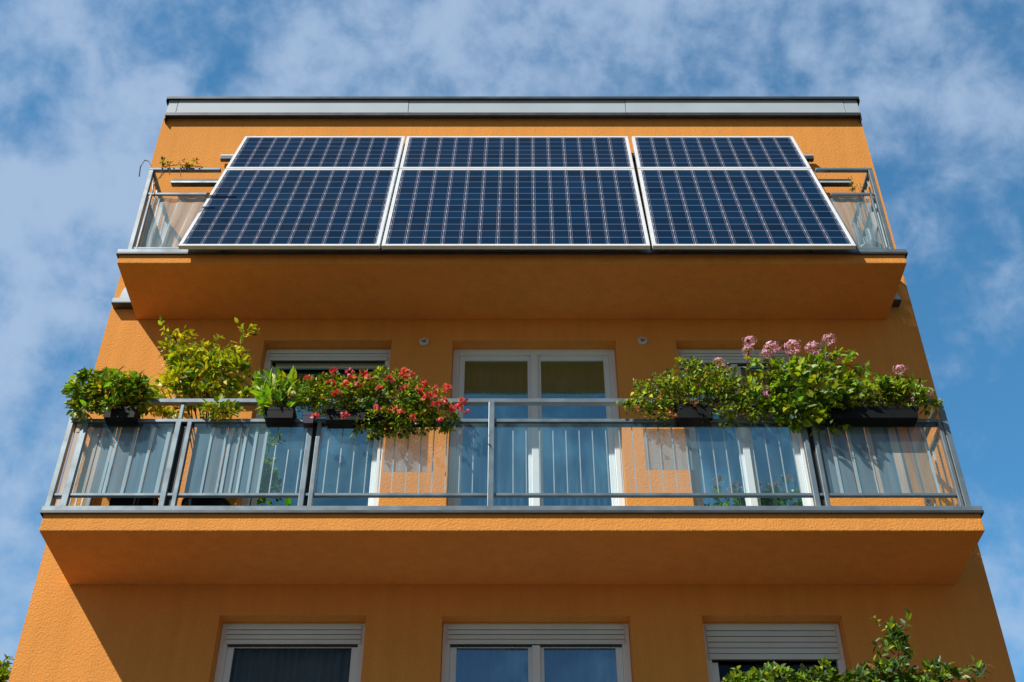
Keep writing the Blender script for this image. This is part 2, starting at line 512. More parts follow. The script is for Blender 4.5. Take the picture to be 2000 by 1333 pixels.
# roof edge: sheet metal fascia in segments over a dark backing, drip flange and cap
fy = -.03
zb = at(1000, 226, fy).z; zc = at(1000, 196, fy).z
fx = [at(px, 210, fy).x for px in (327, 346, 798, 1222, 1650, 1677)]
mb = MB()
for i in range(5):
    g0 = .003 if i else 0; g1 = .003 if i < 4 else 0
    mb.box(fx[i] + g0, fx[i + 1] - g1, fy - .002 * (i % 2), .02, zb, zc)
fas = part(mb, 'parapet_fascia', M['fascia'], bld, bevel=.003)
mb = MB(); mb.box(fx[0] + .01, fx[-1] - .01, .021, .06, zb, zc)
mb.box(fx[0] + .002, fx[0] + .06, .061, BACK, zb, zc); mb.box(fx[-1] - .06, fx[-1] - .002, .061, BACK, zb, zc)
mb.box(fx[0] + .05, fx[-1] - .05, BACK, BACK + .04, zb, zc)
part(mb, 'fascia_backing', M['darkmetal'], fas)
mb = MB()
e0 = at(321, 230, -.07).x; e1 = at(1683, 230, -.07).x
mb.box(e0, e1, -.075, .05, zb - .022, zb - .001)
mb.box(e0, e1, -.078, -.070, zb - .05, zb - .022)
mb.box(e0, e0 + .008, -.07, BACK, zb - .11, zb - .0225); mb.box(e1 - .008, e1, -.07, BACK, zb - .11, zb - .0225)
part(mb, 'drip_flange', M['darkmetal'], fas)
mb = MB()
mb.box(fx[0] - .02, fx[-1] + .02, fy - .03, .14, zc + .001, zc + .030)
mb.box(fx[0] - .02, fx[0] + .1, .141, BACK, zc + .001, zc + .035); mb.box(fx[-1] - .1, fx[-1] + .02, .141, BACK, zc + .001, zc + .035)
mb.box(fx[0] - .02, fx[-1] + .02, fy - .033, fy - .028, zc - .012, zc + .001)
mb.box(fx[0] - .024, fx[0] - .0205, fy - .03, BACK, zc - .05, zc + .034)
mb.box(fx[-1] + .0205, fx[-1] + .024, fy - .03, BACK, zc - .05, zc + .034)
part(mb, 'parapet_cap', M['darkmetal'], fas, bevel=.003)

# balcony slabs with metal edge flashing
def slab(c, zs_, zt_, x0, x1):
    mb = MB(); mb.box(x0, x1, -c, .001, zs_, zt_ - .05)
    s = part(mb, 'balcony_slab', M['stucco'], bld, bevel=.008)
    mb = MB()
    mb.box(x0 - .018, x1 + .018, -c - .022, 0, zt_ - .049, zt_)
    fl = part(mb, 'edge_flashing', M['rail'], s, bevel=.004)
    mb = MB()
    mb.box(x0 - .022, x1 + .022, -c - .027, -c - .023, zt_ - .066, zt_ - .044)
    mb.box(x0 - .022, x0 - .0185, -c - .0225, 0, zt_ - .066, zt_ - .044)
    mb.box(x1 + .0185, x1 + .022, -c - .0225, 0, zt_ - .066, zt_ - .044)
    part(mb, 'drip_edge', M['darkmetal'], s)
    return s
SLX = 3.66
slab(C_L, Z_SOF_L, Z_TOP_L, -SLX, SLX)
slab(C_U, Z_SOF_U, Z_TOP_U, -SLX + .0, SLX)
slab(C_L, Z_SOF_1, Z_TOP_1, -SLX, SLX)


def window(o):
    x0, x1, z0, z1 = o['x0'] + .002, o['x1'] - .002, o['z0'] + .002, o['z1'] - .002
    k = o['k']; t = .062; y0 = REV; y1 = REV + .07
    mb = MB()
    mb.box(x0, x0 + t, y0, y1, z0, z1); mb.box(x1 - t, x1, y0, y1, z0, z1)
    mb.box(x0 + t, x1 - t, y0, y1, z1 - t, z1); mb.box(x0 + t, x1 - t, y0, y1, z0, z0 + t)
    w = part(mb, 'balcony_door' if z0 > 3 else 'window', M['white'], bld, bevel=.005)
    ztop = z1 - t
    if o['sh'] > 0:
        mb = MB(); n = max(2, int(round((o['sh']) / .052)))
        zz = z1 - .025; hgt = (o['sh'] - .025) / n
        if k == 'dark' or z0 < 6:
            pass
        for i in range(n):
            h = hgt * (1.0)
            mb.box(x0 + t * .62, x1 - t * .62, y0 - .012 - .004 * (i == n - 1), y0 - .001, zz - h + .006, zz)
            zz -= h
        sh = part(mb, 'roller_shutter', M['shutter'], w, bevel=.004)
        mb = MB(); mb.box(x0 + t * .7, x1 - t * .7, y0 - .0008, y0 + .0302, zz + .008, z1 - .026)
        part(mb, 'shutter_backing', M['groove'], w)
        ztop = zz + .0
    ys0, ys1 = y0 + .032, y0 + .06
    xa, xb = x0 + t + .001, x1 - t - .001
    za, zb_ = z0 + t + .001, min(ztop, z1 - t) - .001
    st = .052
    panes = []
    if k in ('door', 'double', 'curtain'):
        m_ = (xa + xb) / 2
        if k == 'curtain':
            leaves = [(xa, xb)]
        else:
            leaves = [(xa, m_ - .012), (m_ + .012, xb)]
            mb = MB(); mb.box(m_ - .0118, m_ + .0118, y0 + .01, ys1 + .008, za, zb_)
            mb.box(m_ - .032, m_ + .032, y0 + .0, y0 + .0098, za, zb_)
            part(mb, 'mullion', M['white'], w, bevel=.003)
        for (a, b) in leaves:
            mb = MB()
            mb.box(a, a + st, ys0, ys1, za, zb_); mb.box(b - st, b, ys0, ys1, za, zb_)
            top = st if o['sh'] < .05 else .004
            mb.box(a + st, b - st, ys0, ys1, zb_ - top, zb_); mb.box(a + st, b - st, ys0, ys1, za, za + st * 1.6)
            part(mb, 'sash', M['white'], w, bevel=.004)
            panes.append((a + st, b - st, za + st * 1.6, zb_ - top))
    elif k == 'tilt':
        # sash tipped inwards: a white bar crosses the dark gap below the shutter
        zt_ = at(1000, 716, REV + .10).z
        mb = MB()
        ya = REV + .10
        mb.bar((xa + .03, ya, zt_), (xb - .01, ya, zt_), .04, .05)
        mb.bar((xa + .03, ya, zt_ - .02), (xa + .03, ys1 + .02, za + .03), .045, .045, (1, 0, 0))
        mb.bar((xb - .03, ya, zt_ - .02), (xb - .03, ys1 + .02, za + .03), .045, .045, (1, 0, 0))
        mb.bar((xa + .03, ys1 + .02, za + .03), (xb - .03, ys1 + .02, za + .03), .05, .06)
        part(mb, 'tilted_sash', M['white'], w, bevel=.004)
        mb = MB()
        mb.face([(xa + .05, ys1 + .02, za + .05), (xb - .05, ys1 + .02, za + .05), (xb - .05, ya, zt_ - .02), (xa + .05, ya, zt_ - .02)])
        part(mb, 'glass_pane', M['glass'], w)
    else:
        m_ = xa + (xb - xa) * .46
        mb = MB()
        mb.box(xa, xa + st, ys0, ys1, za, zb_); mb.box(m_ - .02, m_ + .012, ys0, ys1, za, zb_)
        part(mb, 'sash', M['white'], w, bevel=.004)
        panes += [(xa + st, m_ - .02, za, zb_), (m_ + .012, xb, za, zb_)]
    for (a, b, c, d) in panes:
        mb = MB(); mb.box(a + .0005, b - .0005, ys0 + .012, ys0 + .018, c, d)
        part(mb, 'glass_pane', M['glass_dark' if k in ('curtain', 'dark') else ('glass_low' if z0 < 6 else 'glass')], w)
    # curtain behind the glass
    if k != 'dark' and k != 'tilt':
        mb = MB(); nx = int((xb - xa) / .012); yb = y1 + .10
        prev = None
        ph = random.random() * 6
        for i in range(nx + 1):
            x = xa - .05 + (xb - xa + .1) * i / nx
            y = yb + .022 * sin(x * 95 + 1.6 * sin(x * 5 + ph)) + .012 * sin(x * 31 + ph)
            if prev is not None:
                mb.face([(prev[0], prev[1], z0 - .0), (x, y, z0 - .0), (x, y, z1 + .02), (prev[0], prev[1], z1 + .02)])
            prev = (x, y)
        part(mb, 'curtain', M['curtain'], w, smooth=True)
    # dark room behind
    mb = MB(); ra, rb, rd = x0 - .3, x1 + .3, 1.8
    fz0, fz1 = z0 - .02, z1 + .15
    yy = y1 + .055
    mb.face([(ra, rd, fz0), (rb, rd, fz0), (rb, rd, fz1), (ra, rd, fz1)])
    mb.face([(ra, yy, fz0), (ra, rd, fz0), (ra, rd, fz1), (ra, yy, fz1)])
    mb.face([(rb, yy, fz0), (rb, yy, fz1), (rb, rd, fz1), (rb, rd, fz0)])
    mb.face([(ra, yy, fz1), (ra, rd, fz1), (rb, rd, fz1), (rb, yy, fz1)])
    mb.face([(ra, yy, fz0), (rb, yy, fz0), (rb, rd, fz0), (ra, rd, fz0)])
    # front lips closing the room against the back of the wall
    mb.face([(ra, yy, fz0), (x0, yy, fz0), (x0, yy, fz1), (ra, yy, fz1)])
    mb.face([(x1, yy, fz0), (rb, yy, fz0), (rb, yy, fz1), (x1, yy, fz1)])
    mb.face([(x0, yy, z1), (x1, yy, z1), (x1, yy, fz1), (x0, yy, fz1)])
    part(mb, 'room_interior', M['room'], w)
    return w

for o in OPEN: window(o)

# ------------------------------------------------------------------ railings
RB = .0498
def sheet_strips(parent, xa, xb, zl, zh, y, strips, name='privacy_panel'):
    """strips: list of (width weight, material key or None)"""
    keys = ['sheet_blue', 'sheet_grey', 'sheet_pale', 'sheet_beige', 'sheet_tan', 'raildark']
    tot = sum(s[0] for s in strips); x = xa; mb = MB()
    for wgt, k in strips:
        w = (xb - xa) * wgt / tot
        if k:
            yo = {'sheet_pale': -.010, 'raildark': .004}.get(k, 0)
            mb.box(x, x + w, y + yo, y + yo + .004, zl, zh, keys.index(k))
        x += w
    return part(mb, name, [M[k] for k in keys], parent)


def railing(yf, zf, name_label, full=True, front=None):
    R = root('balcony_railing', (0, yf, zf), name_label, 'railing', 'metal railings of the balconies')
    return R


def post(R, x, y, z0, z1, w=.05, d=.05):
    mb = MB(); mb.box(x - w / 2, x + w / 2, y - d / 2, y + d / 2, z0, z1)
    if w < .06 and d > .035 and y < -.5: mb.box(x - w / 2 - .012, x + w / 2 + .012, y - d / 2 - .004, y + d / 2 + .02, z0 + .0005, z0 + .009)
    return part(mb, 'post', M['rail'], R, bevel=.004)


# ---- lower (middle of the photo) balcony
yf = -C_L + .03; zf = Z_TOP_L
zt_ = zf + 1.055; zm = zf + .853; zl = zf + .128
R = root('balcony_railing', (0, yf, zf),
         'blue grey railing with glass panes carrying the flower boxes on the lower balcony', 'railing')
fxp = lambda px: at(px, 985, yf).x
XO = fxp(1888)                  # outermost post centre, right
XOL = fxp(96)
def rails(R, xa, xb, yf, z, h, name, d=.045, side=True):
    mb = MB(); mb.box(xa - .025, xb + .025, yf - d / 2, yf + d / 2, z - h / 2, z + h / 2)
    if side:
        mb.box(xa - .0225, xa + .0225, yf + d / 2 + .0005, -.002, z - h / 2, z + h / 2)
        mb.box(xb - .0225, xb + .0225, yf + d / 2 + .0005, -.002, z - h / 2, z + h / 2)
    return part(mb, name, M['rail'], R, bevel=.004)
rails(R, XOL, XO, yf - .001, zt_, .042, 'top_rail', .052)
rails(R, XOL, XO, yf, zm, .034, 'middle_rail', .040)
rails(R, XOL, XO, yf, zl, .026, 'bottom_rail', .036)
# dark gasket line under the middle rail
mb = MB(); mb.box(XOL + .03, XO - .03, yf + .004, yf + .020, zm - .045, zm - .0172)
part(mb, 'gasket', M['raildark'], R)
for x in (XOL, XO):
    post(R, x, yf - .002, zf, zt_ - .0215, .046, .05)
    post(R, x, -.05, zf, zt_ - .0215, .045, .045)
post(R, fxp(126), yf - .003, zf, zm - .018, .055, .05)
for px, w in ((317, .045), (340, .036), (588, .045), (606, .036), (1596, .045), (1616, .036), (1876, .03)):
    post(R, fxp(px), yf - .004, zf, zm - .018, w, .05)
for px in (317, 588, 1617):
    post(R, fxp(px), yf + .001, zm + .0175, zt_ - .0215, .03, .03)
post(R, fxp(958), yf - .030, zf, zt_ - .0215, .050, .02)
# the dark slot between twin posts
for a, b in ((317, 341), (588, 607), (1596, 1617)):
    mb = MB(); mb.box(fxp(a) + .02, fxp(b) - .018, yf + .004, yf + .02, zf + .002, zm - .018)
    part(mb, 'gap_strip', M['raildark'], R)
bays = [(133, 308), (350, 579), (616, 950), (966, 1586), (1626, 1868)]
for i, (a, b) in enumerate(bays):
    xa, xb = fxp(a), fxp(b)
    mb = MB(); mb.box(xa, xb, yf - .016, yf - .010, zl + .015, zm - .03)
    part(mb, 'glass_pane', M['railglass'], R)
for x in (XOL, XO):
    mb = MB(); mb.box(x - .003, x + .003, yf + .04, -.08, zl + .015, zm - .03)
    part(mb, 'glass_pane', M['railglass'], R)
# balusters
x = XOL + .30; bi = 0
while x < XO - .06:
    px = 1000 + (x / fxp(1100)) * 100
    skip = x < fxp(500) or x > fxp(1617) or any(abs(x - fxp(p)) < .045 for p in (126, 317, 341, 588, 607, 958, 1596, 1617))
    if not skip:
        mb = MB(); mb.box(x - .004, x + .004, yf + .024, yf + .032, zl + .0005, zm - .0005)
        part(mb, 'baluster', M['baluster'], R)
    x += .109 + random.uniform(-.004, .004)
for s in (XOL, XO):
    for j in range(5):
        y = yf + .13 + j * .125
        mb = MB(); mb.box(s - .006, s + .006, y - .0065, y + .0065, zl + .0135, zm - .0175)
        part(mb, 'baluster', M['baluster'], R)
B, G, P, E_, T, K = 'sheet_blue', 'sheet_grey', 'sheet_pale', 'sheet_beige', 'sheet_tan', 'raildark'
ys = yf + .040
sheet_strips(R, fxp(138), fxp(306), zl + .016, zm - .018, ys,
             [(100, E_), (14, K), (45, E_), (105, G), (32, P), (10, K), (38, P), (165, G), (8, K), (40, P), (165, B), (32, P), (150, B), (8, K), (45, P), (30, G)])
sheet_strips(R, fxp(352), fxp(500), zl + .016, zm - .018, ys,
             [(210, B), (32, P), (170, G), (30, P), (8, K), (20, G), (40, P), (80, G), (34, P), (60, G), (36, P), (100, B), (6, K), (40, P), (100, G), (36, P)])
sheet_strips(R, fxp(1622), fxp(1846), zl + .016, zm - .018, ys,
             [(22, P), (10, K), (120, G), (34, P), (155, G), (10, K), (32, P), (180, G), (10, P), (55, E_), (160, G), (40, B), (90, E_), (28, B), (110, T), (20, B), (140, T), (28, P)])
sheet_strips(R, fxp(107), fxp(117), zf + .01, zm - .02, yf, [(1, E_)])
for a, b, c, d in ((748, 838, 838, 922), (1262, 1345, 838, 918)):  # two pale translucent rectangles set behind the balusters
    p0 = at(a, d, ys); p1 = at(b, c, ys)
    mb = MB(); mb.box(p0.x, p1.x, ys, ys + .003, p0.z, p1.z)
    part(mb, 'pale_plate', M['sheet_clear'], R)

# ---- upper balcony railing, cut round the solar panels
yu = -C_U + .03; zu = Z_TOP_U
ux = lambda px: at(px, 485, yu).x
R2 = root('balcony_railing', (0, yu, zu),
          'weathered metal railing of the upper balcony, seen at both ends of the solar panels', 'railing')
XL, XR = ux(256), ux(1740)
ztu = at(1000, 331, yu).z; zmu = at(1000, 380, yu).z; zlu = zu + .05
for x, inner in ((XL, at(432, 331, yu).x), (XR, at(1592, 331, yu).x)):
    s = 1 if x < 0 else -1
    a, b = min(x - s * .02, inner), max(x - s * .02, inner)
    mb = MB(); mb.box(a, b, yu - .022, yu + .022, ztu - .03, ztu)
    mb.box(x - .02, x + .02, yu + .0225, -.002, ztu - .03, ztu)
    part(mb, 'top_rail', M['rail'], R2, bevel=.004)
    inn2 = at(404 if s > 0 else 1622, 380, yu).x
    a, b = min(x, inn2), max(x, inn2)
    mb = MB(); mb.box(a, b, yu - .012, yu + .012, zmu - .014, zmu + .014)
    mb.box(x - .014, x + .014, yu + .0125, -.002, zmu - .014, zmu + .014)
    part(mb, 'middle_rail', M['rail'], R2, bevel=.003)
    inn3 = at(352 if s > 0 else 1668, 482, yu).x
    a, b = min(x, inn3), max(x, inn3)
    mb = MB(); mb.box(a, b, yu - .012, yu + .012, zlu - .012, zlu + .012)
    mb.box(x - .013, x + .013, yu + .0125, -.002, zlu - .012, zlu + .012)
    part(mb, 'bottom_rail', M['rail'], R2, bevel=.003)
    post(R2, x, yu - .001, zu, ztu - .031, .042, .042)
    post(R2, x + s * .055, yu + .0, zu, zmu - .015, .02, .03)
    post(R2, x, -.05, zu, ztu - .031, .04, .04)
    # loose clear sheet, wrinkled, its inner edge cut along the panels
    mb = MB(); nx, nz = 26, 14
    for i in range(nx + 1):
        for j in range(nz + 1):
            v = j / nz; e = inn3 + (inn2 - inn3) * v
            xx = x + s * .07 + (e - x - s * .07) * i / nx; zz_ = zlu + .013 + (zmu - zlu - .03) * v
            yy_ = yu + .035 + .004 * sin(i * .75 + .6 * sin(j * .5)) + .006 * sin(j * .7 + i * .5) * (1 - v)
            mb.v.append((xx, yy_, zz_))
    for i in range(nx):
        for j in range(nz):
            a = i * (nz + 1) + j
            mb.f.append((a, a + nz + 1, a + nz + 2, a + 1)); mb.mi.append(0 if (i * 7 // 9) % 3 else 1)
    part(mb, 'plastic_sheet', [M['sheet_clear'], M['sheet_haze']], R2, smooth=True)
    q0, q1, q2, q3 = (x + s * .07, zlu + .013), (inn3, zlu + .013), (inn2, zmu - .015), (x + s * .07, zmu - .015)
    mb = MB(); mb.face([(a_[0], yu - .013, a_[1]) for a_ in (q0, q1, q2, q3)]); part(mb, 'glass_pane', M['railglass'], R2)
    # side of the balcony: folded sheets
    mb = MB(); n = 40
    for j in range(n):
        ya = yu + .04 + (-.08 - yu - .04) * j / n; yb2 = yu + .04 + (-.08 - yu - .04) * (j + 1) / n
        o1 = .012 * sin(j * .9); o2 = .012 * sin((j + 1) * .9)
        mb.face([(x + o1, ya, zlu + .013), (x + o2, yb2, zlu + .013), (x + o2, yb2, zmu - .015), (x + o1, ya, zmu - .015)], (j // 4) % 3)
    part(mb, 'plastic_sheet', [M['sheet_pale'], M['sheet_grey'], M['sheet_beige']], R2, smooth=True)
    for j in range(5):
        y = yu + .12 + j * .12
        mb = MB(); mb.box(x - .006, x + .006, y - .006, y + .006, zlu + .0125, ztu - .0305)
        part(mb, 'baluster', M['baluster'], R2)

# ---- balcony below the frame (carries the plants at the lower right)
zf1 = Z_TOP_1
R3 = root('balcony_railing', (0, yf, zf1),
          'blue grey metal railing behind the dark green shrubs at the lower right', 'railing')
rails(R3, XOL, XO, yf - .001, zf1 + 1.035, .042, 'top_rail', .052)
rails(R3, XOL, XO, yf, zf1 + .853, .034, 'middle_rail', .040)
rails(R3, XOL, XO, yf, zf1 + .128, .026, 'bottom_rail', .036)
for px in (96, 330, 600, 958, 1600, 1888):
    post(R3, fxp(px), yf - .002, zf1, zf1 + 1.035 - .0215, .05, .05)
for k in range(46):
    x = XOL + .13 + k * (XO - XOL - .2) / 46
    mb = MB(); mb.box(x - .0065, x + .0065, yf - .006, yf + .006, zf1 + .1415, zf1 + .8355)
    part(mb, 'baluster', M['baluster'], R3)

# ------------------------------------------------------------------ solar panels
yb, yt = -C_U - .15, -.12
BL = [at(348, 481, yb), at(741, 481, yb), at(745, 481, yb), at(1270, 481, yb), at(1275, 481, yb), at(1672, 480, yb)]
TL = [at(479, 267, yt), at(791, 267, yt), at(795, 267, yt), at(1226, 267, yt), at(1234, 267, yt), at(1548, 267, yt)]
zB = sum(p.z for p in BL) / 6; zT = sum(p.z for p in TL) / 6
for p in BL: p.z = zB
for p in TL: p.z = zT
def slope_at(py):
    """share of the slope length whose photo row is py"""
    lo, hi = 0., 1.
    for _ in range(40):
        t = (lo + hi) / 2; P = Vector((0, yb + (yt - yb) * t, zB + (zT - zB) * t))
        dy, dz = P.y - CAMY, P.z - CAMZ
        r = 666.5 - FPX * (dz * cos(PITCH) - dy * sin(PITCH)) / (dy * cos(PITCH) + dz * sin(PITCH))
        if r > py: lo = t
        else: hi = t
    return t
tm = slope_at(330)
up = (Vector((0, yt, zT)) - Vector((0, yb, zB))).normalized()
nrm = Vector((0, -up.z, up.y)) ; nrm.normalize()
if nrm.y > 0: nrm = -nrm
def solar(a0, a1, b0, b1, cols, rows, label, grp):
    """a0,a1 bottom corners; b0,b1 top corners"""
    cen = (a0 + a1) / 2
    P = root('solar_panel', cen, label, 'solar panel', grp)
    th = .036; fw = .033
    def q(u, v, h=0.0):
        L = a0 + (b0 - a0) * v; Rr = a1 + (b1 - a1) * v
        return L + (Rr - L) * u + nrm * h
    W = (a1 - a0).length; H = (b0 - a0).length
    fu, fv = fw / W, fw / H
    mb = MB()
    def beam(u0, u1, v0, v1):
        b = len(mb.v)
        for h in (-th, .004):
            for (u, v) in ((u0, v0), (u1, v0), (u1, v1), (u0, v1)):
                mb.v.append(tuple(q(u, v, h)))
        for f in ((0, 3, 2, 1), (4, 5, 6, 7), (0, 1, 5, 4), (1, 2, 6, 5), (2, 3, 7, 6), (3, 0, 4, 7)):
            mb.f.append(tuple(b + i for i in f)); mb.mi.append(0)
    beam(0, 1, 0, fv); beam(0, 1, 1 - fv, 1); beam(0, fu, fv, 1 - fv); beam(1 - fu, 1, fv, 1 - fv)
    part(mb, 'frame', M['alu'], P, bevel=.0025)
    mb = MB()
    mb.face([q(fu, fv, -.002), q(1 - fu, fv, -.002), q(1 - fu, 1 - fv, -.002), q(fu, 1 - fv, -.002)])
    e = .06
    # UV by true length so the cells stay equal: many small quads keep it even on the slightly tapered sheet
    mb.v = []; mb.f = []; mb.mi = []; mb.uv = []
    nU, nV = 6, 6
    for i in range(nU):
        for j in range(nV):
            cs = [(i / nU, j / nV), ((i + 1) / nU, j / nV), ((i + 1) / nU, (j + 1) / nV), (i / nU, (j + 1) / nV)]
            mb.face([q(fu + (1 - 2 * fu) * u, fv + (1 - 2 * fv) * v, -.002) for u, v in cs])
            mb.uv += [(u * (cols + e * 2) - e, v * (rows + e * 2) - e) for u, v in cs]
    part(mb, 'cell_glass', M['solar'], P)
    mb = MB(); mb.face([q(fu, fv, -.009), q(fu, 1 - fv, -.009), q(1 - fu, 1 - fv, -.009), q(1 - fu, fv, -.009)])
    part(mb, 'back_sheet', M['alu_back'], P)
    return P
names = [('leftmost', 11), ('middle', 14), ('rightmost', 10)]
gapv = .0022
for i, (nm, cols) in enumerate(names):
    a0, a1, b0, b1 = BL[2 * i], BL[2 * i + 1], TL[2 * i], TL[2 * i + 1]
    m0 = a0 + (b0 - a0) * (tm - gapv); m1 = a1 + (b1 - a1) * (tm - gapv)
    n0 = a0 + (b0 - a0) * (tm + gapv); n1 = a1 + (b1 - a1) * (tm + gapv)
    lab = {0: ('tall solar panel at the left end of the lower row',
               'short solar panel at the left end of the upper row'),
           1: ('widest tall solar panel, in the middle of the lower row',
               'widest short solar panel, in the middle of the upper row under the roof edge'),
           2: ('tall solar panel at the right end of the lower row',
               'short solar panel at the right end of the upper row')}[i]
    solar(a0, a1, m0, m1, cols, 12, lab[0], 'solar panels leaning on the upper balcony')
    solar(n0, n1, b0, b1, cols, 7, lab[1], 'solar panels leaning on the upper balcony')

# mounting rails behind the panels
p0 = at(431, 311, -.06); p1 = at(1588, 308, -.06)
K1 = root('mounting_rack', (0, -.06, p0.z), 'dark metal mounting rails whose ends show past both sides of the solar panels', 'mounting rack')
z1_ = (p0.z + p1.z) / 2
mb = MB(); mb.box(p0.x, p1.x, -.085, -.035, z1_ - .035, z1_ + .03); part(mb, 'mounting_rail', M['darkmetal'], K1, bevel=.004)
mb = MB(); mb.box(p0.x, p1.x, -.088, -.0855, z1_ + .012, z1_ + .03); part(mb, 'rail_lip', M['baluster'], K1)
p0 = at(335, 357, -.10); p1 = at(1662, 354, -.10); z2_ = (p0.z + p1.z) / 2
mb = MB(); mb.box(p0.x, p1.x, -.12, -.06, z2_ - .04, z2_ + .025); part(mb, 'mounting_rail', M['darkmetal'], K1, bevel=.004)
mb = MB(); mb.box(p0.x, p1.x, -.1235, -.1205, z2_ - .035, z2_ - .012); part(mb, 'rail_lip', M['baluster'], K1)
for x in (-2.7, -1.2, 0.1, 1.4, 2.8):
    mb = MB(); mb.bar((x, -.03, z1_), (x, -.002, z1_), .05, .05); mb.bar((x, -.058, z2_), (x, -.002, z2_), .05, .05)
    part(mb, 'bracket', M['darkmetal'], K1)
    pb = Vector((x, yb, zB)) - nrm * .06 + up * .05; pt = Vector((x, yt, zT)) - nrm * .06 - up * .55
    mb = MB(); mb.bar(pb, pt, .04, .04); part(mb, 'strut', M['darkmetal'], K1)

# ------------------------------------------------------------------ small fittings
for px, py, lb in ((828, 667, 'round white wall lamp between the tilted left window and the glass double door'),
                   (1255, 665, 'round white wall lamp between the glass double door and the pink flowers')):
    c = at(px, py, -.02)
    L = root('wall_lamp', (c.x, 0, c.z), lb, 'wall lamp', 'round wall lamps on the balcony wall')
    mb = MB(); mb.lathe((c.x, 0, c.z), [(.048, -.001), (.05, -.012), (.046, -.022), (.030, -.028)], 28, 'y')
    part(mb, 'lamp_plate', M['lampwhite'], L, smooth=False)
    mb = MB(); mb.lathe((c.x, 0, c.z), [(.019, -.0285), (.019, -.034), (.012, -.040)], 20, 'y')
    part(mb, 'lamp_ring', M['darkmetal'], L)
    mb = MB(); mb.lathe((c.x, 0, c.z), [(.010, -.0402), (.010, -.043), (.004, -.047)], 16, 'y')
    part(mb, 'lamp_bulb', M['lampwhite'], L)

def hood(pxa, pxb, pyb, pyt, lb):
    a = at(pxa, pyb, -.05); b = at(pxb, pyb, -.05); t = at(pxb, pyt, -.05)
    H = root('vent_hood', ((a.x + b.x) / 2, 0, a.z), lb, 'vent hood', 'metal vent hoods on the wall edges')
    z0, z1 = a.z, t.z; w = b.x - a.x; mb = MB()
    d = .10
    xm = (a.x + b.x) / 2
    # base tray
    mb.box(a.x, b.x, -d, -.001, z0, z0 + .05)
    # rounded cowl
    n = 10; prof = []
    for k in range(n + 1):
        u = k / n; ww = (w * .38) * sqrt(max(0, 1 - u * u)) + .005
        prof.append((ww, z0 + .0505 + (z1 - z0 - .05) * u))
    for k in range(n):
        (w0, za), (w1, zb2) = prof[k], prof[k + 1]
        d0 = d * .85 * (w0 / (w * .385)); d1 = d * .85 * (w1 / (w * .385))
        A = [(xm - w0, -.001, za), (xm - w0 * .7, -d0, za), (xm + w0 * .7, -d0, za), (xm + w0, -.001, za)]
        Bq = [(xm - w1, -.001, zb2), (xm - w1 * .7, -d1, zb2), (xm + w1 * .7, -d1, zb2), (xm + w1, -.001, zb2)]
        for q in range(3): mb.face([A[q], A[q + 1], Bq[q + 1], Bq[q]])
    part(mb, 'cowl', M['fascia'], H)
    mb = MB(); mb.box(a.x - .004, b.x + .004, -d - .004, -.001, z0 - .014, z0 - .001)
    part(mb, 'drip_tray', M['darkmetal'], H)
hood(221, 276, 596, 552, 'pale metal vent hood on the sunlit left wall edge under the upper balcony')
hood(1733, 1757, 592, 574, 'small blue grey vent hood on the shaded right wall edge under the upper balcony')

# wire loop on the upper left railing corner
c0 = at(272, 345, yu); c1 = at(283, 313, yu); c2 = at(301, 338, yu)
mb = MB(); mb.tube([c0, (c0 + c1) / 2 + Vector((-.02, 0, .02)), c1, c1 + Vector((.04, 0, -.02)), c2, c2 + Vector((.03, 0, -.25)), c2 + Vector((.10, .02, -.42))], .006, 5)
o = mb.build('wire_loop', M['darkmetal']); tag(o, 'thin bent wire loop on the left corner of the upper railing', 'wire')

# ------------------------------------------------------------------ plants
def rnd_unit():
    while True:
        v = Vector((random.uniform(-1, 1), random.uniform(-1, 1), random.uniform(-1, 1)))
        if .05 < v.length < 1: return v.normalized()


def foliage(mb, blobs, size, nm, wgt, Y, shell=.45, wratio=.55, updir=.35):
    """blobs: (px, py, rx_px, ry_px, depth_m, count [, Y])"""
    for bl in blobs:
        px, py, rx, ry, rd, cnt = bl[:6]; yy = bl[6] if len(bl) > 6 else Y
        c = at(px, py, yy); ex = abs(at(px + rx, py, yy).x - c.x); ez = abs(at(px, py - ry, yy).z - c.z)
        # sub-clumps give light and dark masses and an uneven edge
        clumps = [(rnd_unit() * random.uniform(.35, 1.0), random.uniform(.22, .42)) for _ in range(max(3, cnt // 32))]
        for _ in range(cnt):
            if random.random() < .72:
                cc, cr = random.choice(clumps); v = cc + rnd_unit() * cr * random.random() ** .4
            else:
                v = rnd_unit() * random.uniform(shell, 1) ** .6
            p = c + Vector((v.x * ex, v.y * rd, v.z * ez))
            out = Vector((v.x, v.y - .25, v.z + updir)).normalized()
            d = (out * .7 + rnd_unit() * .75).normalized()
            n = (Vector((-.25, -.45, .75)) + rnd_unit() * .85).normalized()
            L = size * random.uniform(.6, 1.3)
            mi = random.choices(range(nm), wgt)[0]
            mb.leaf(p, d, n, L, L * wratio * random.uniform(.8, 1.2), mi, droop=random.uniform(.05, .3))


def stems(mb, base, targets, r=.005, n=5, sag=.0):
    for t in targets:
        b = base + Vector((random.uniform(-.04, .04), random.uniform(-.03, .03), 0)) if not callable(base) else base(t)
        mid = (b + t) / 2 + Vector((random.uniform(-.05, .05), random.uniform(-.05, .03), random.uniform(0, .06) - sag))
        q1 = (b + mid) / 2 + rnd_unit() * .012; q2 = (mid + t) / 2 + rnd_unit() * .012
        mb.tube([b, q1, mid, q2, t], [r, r * .9, r * .8, r * .6, r * .35], n)


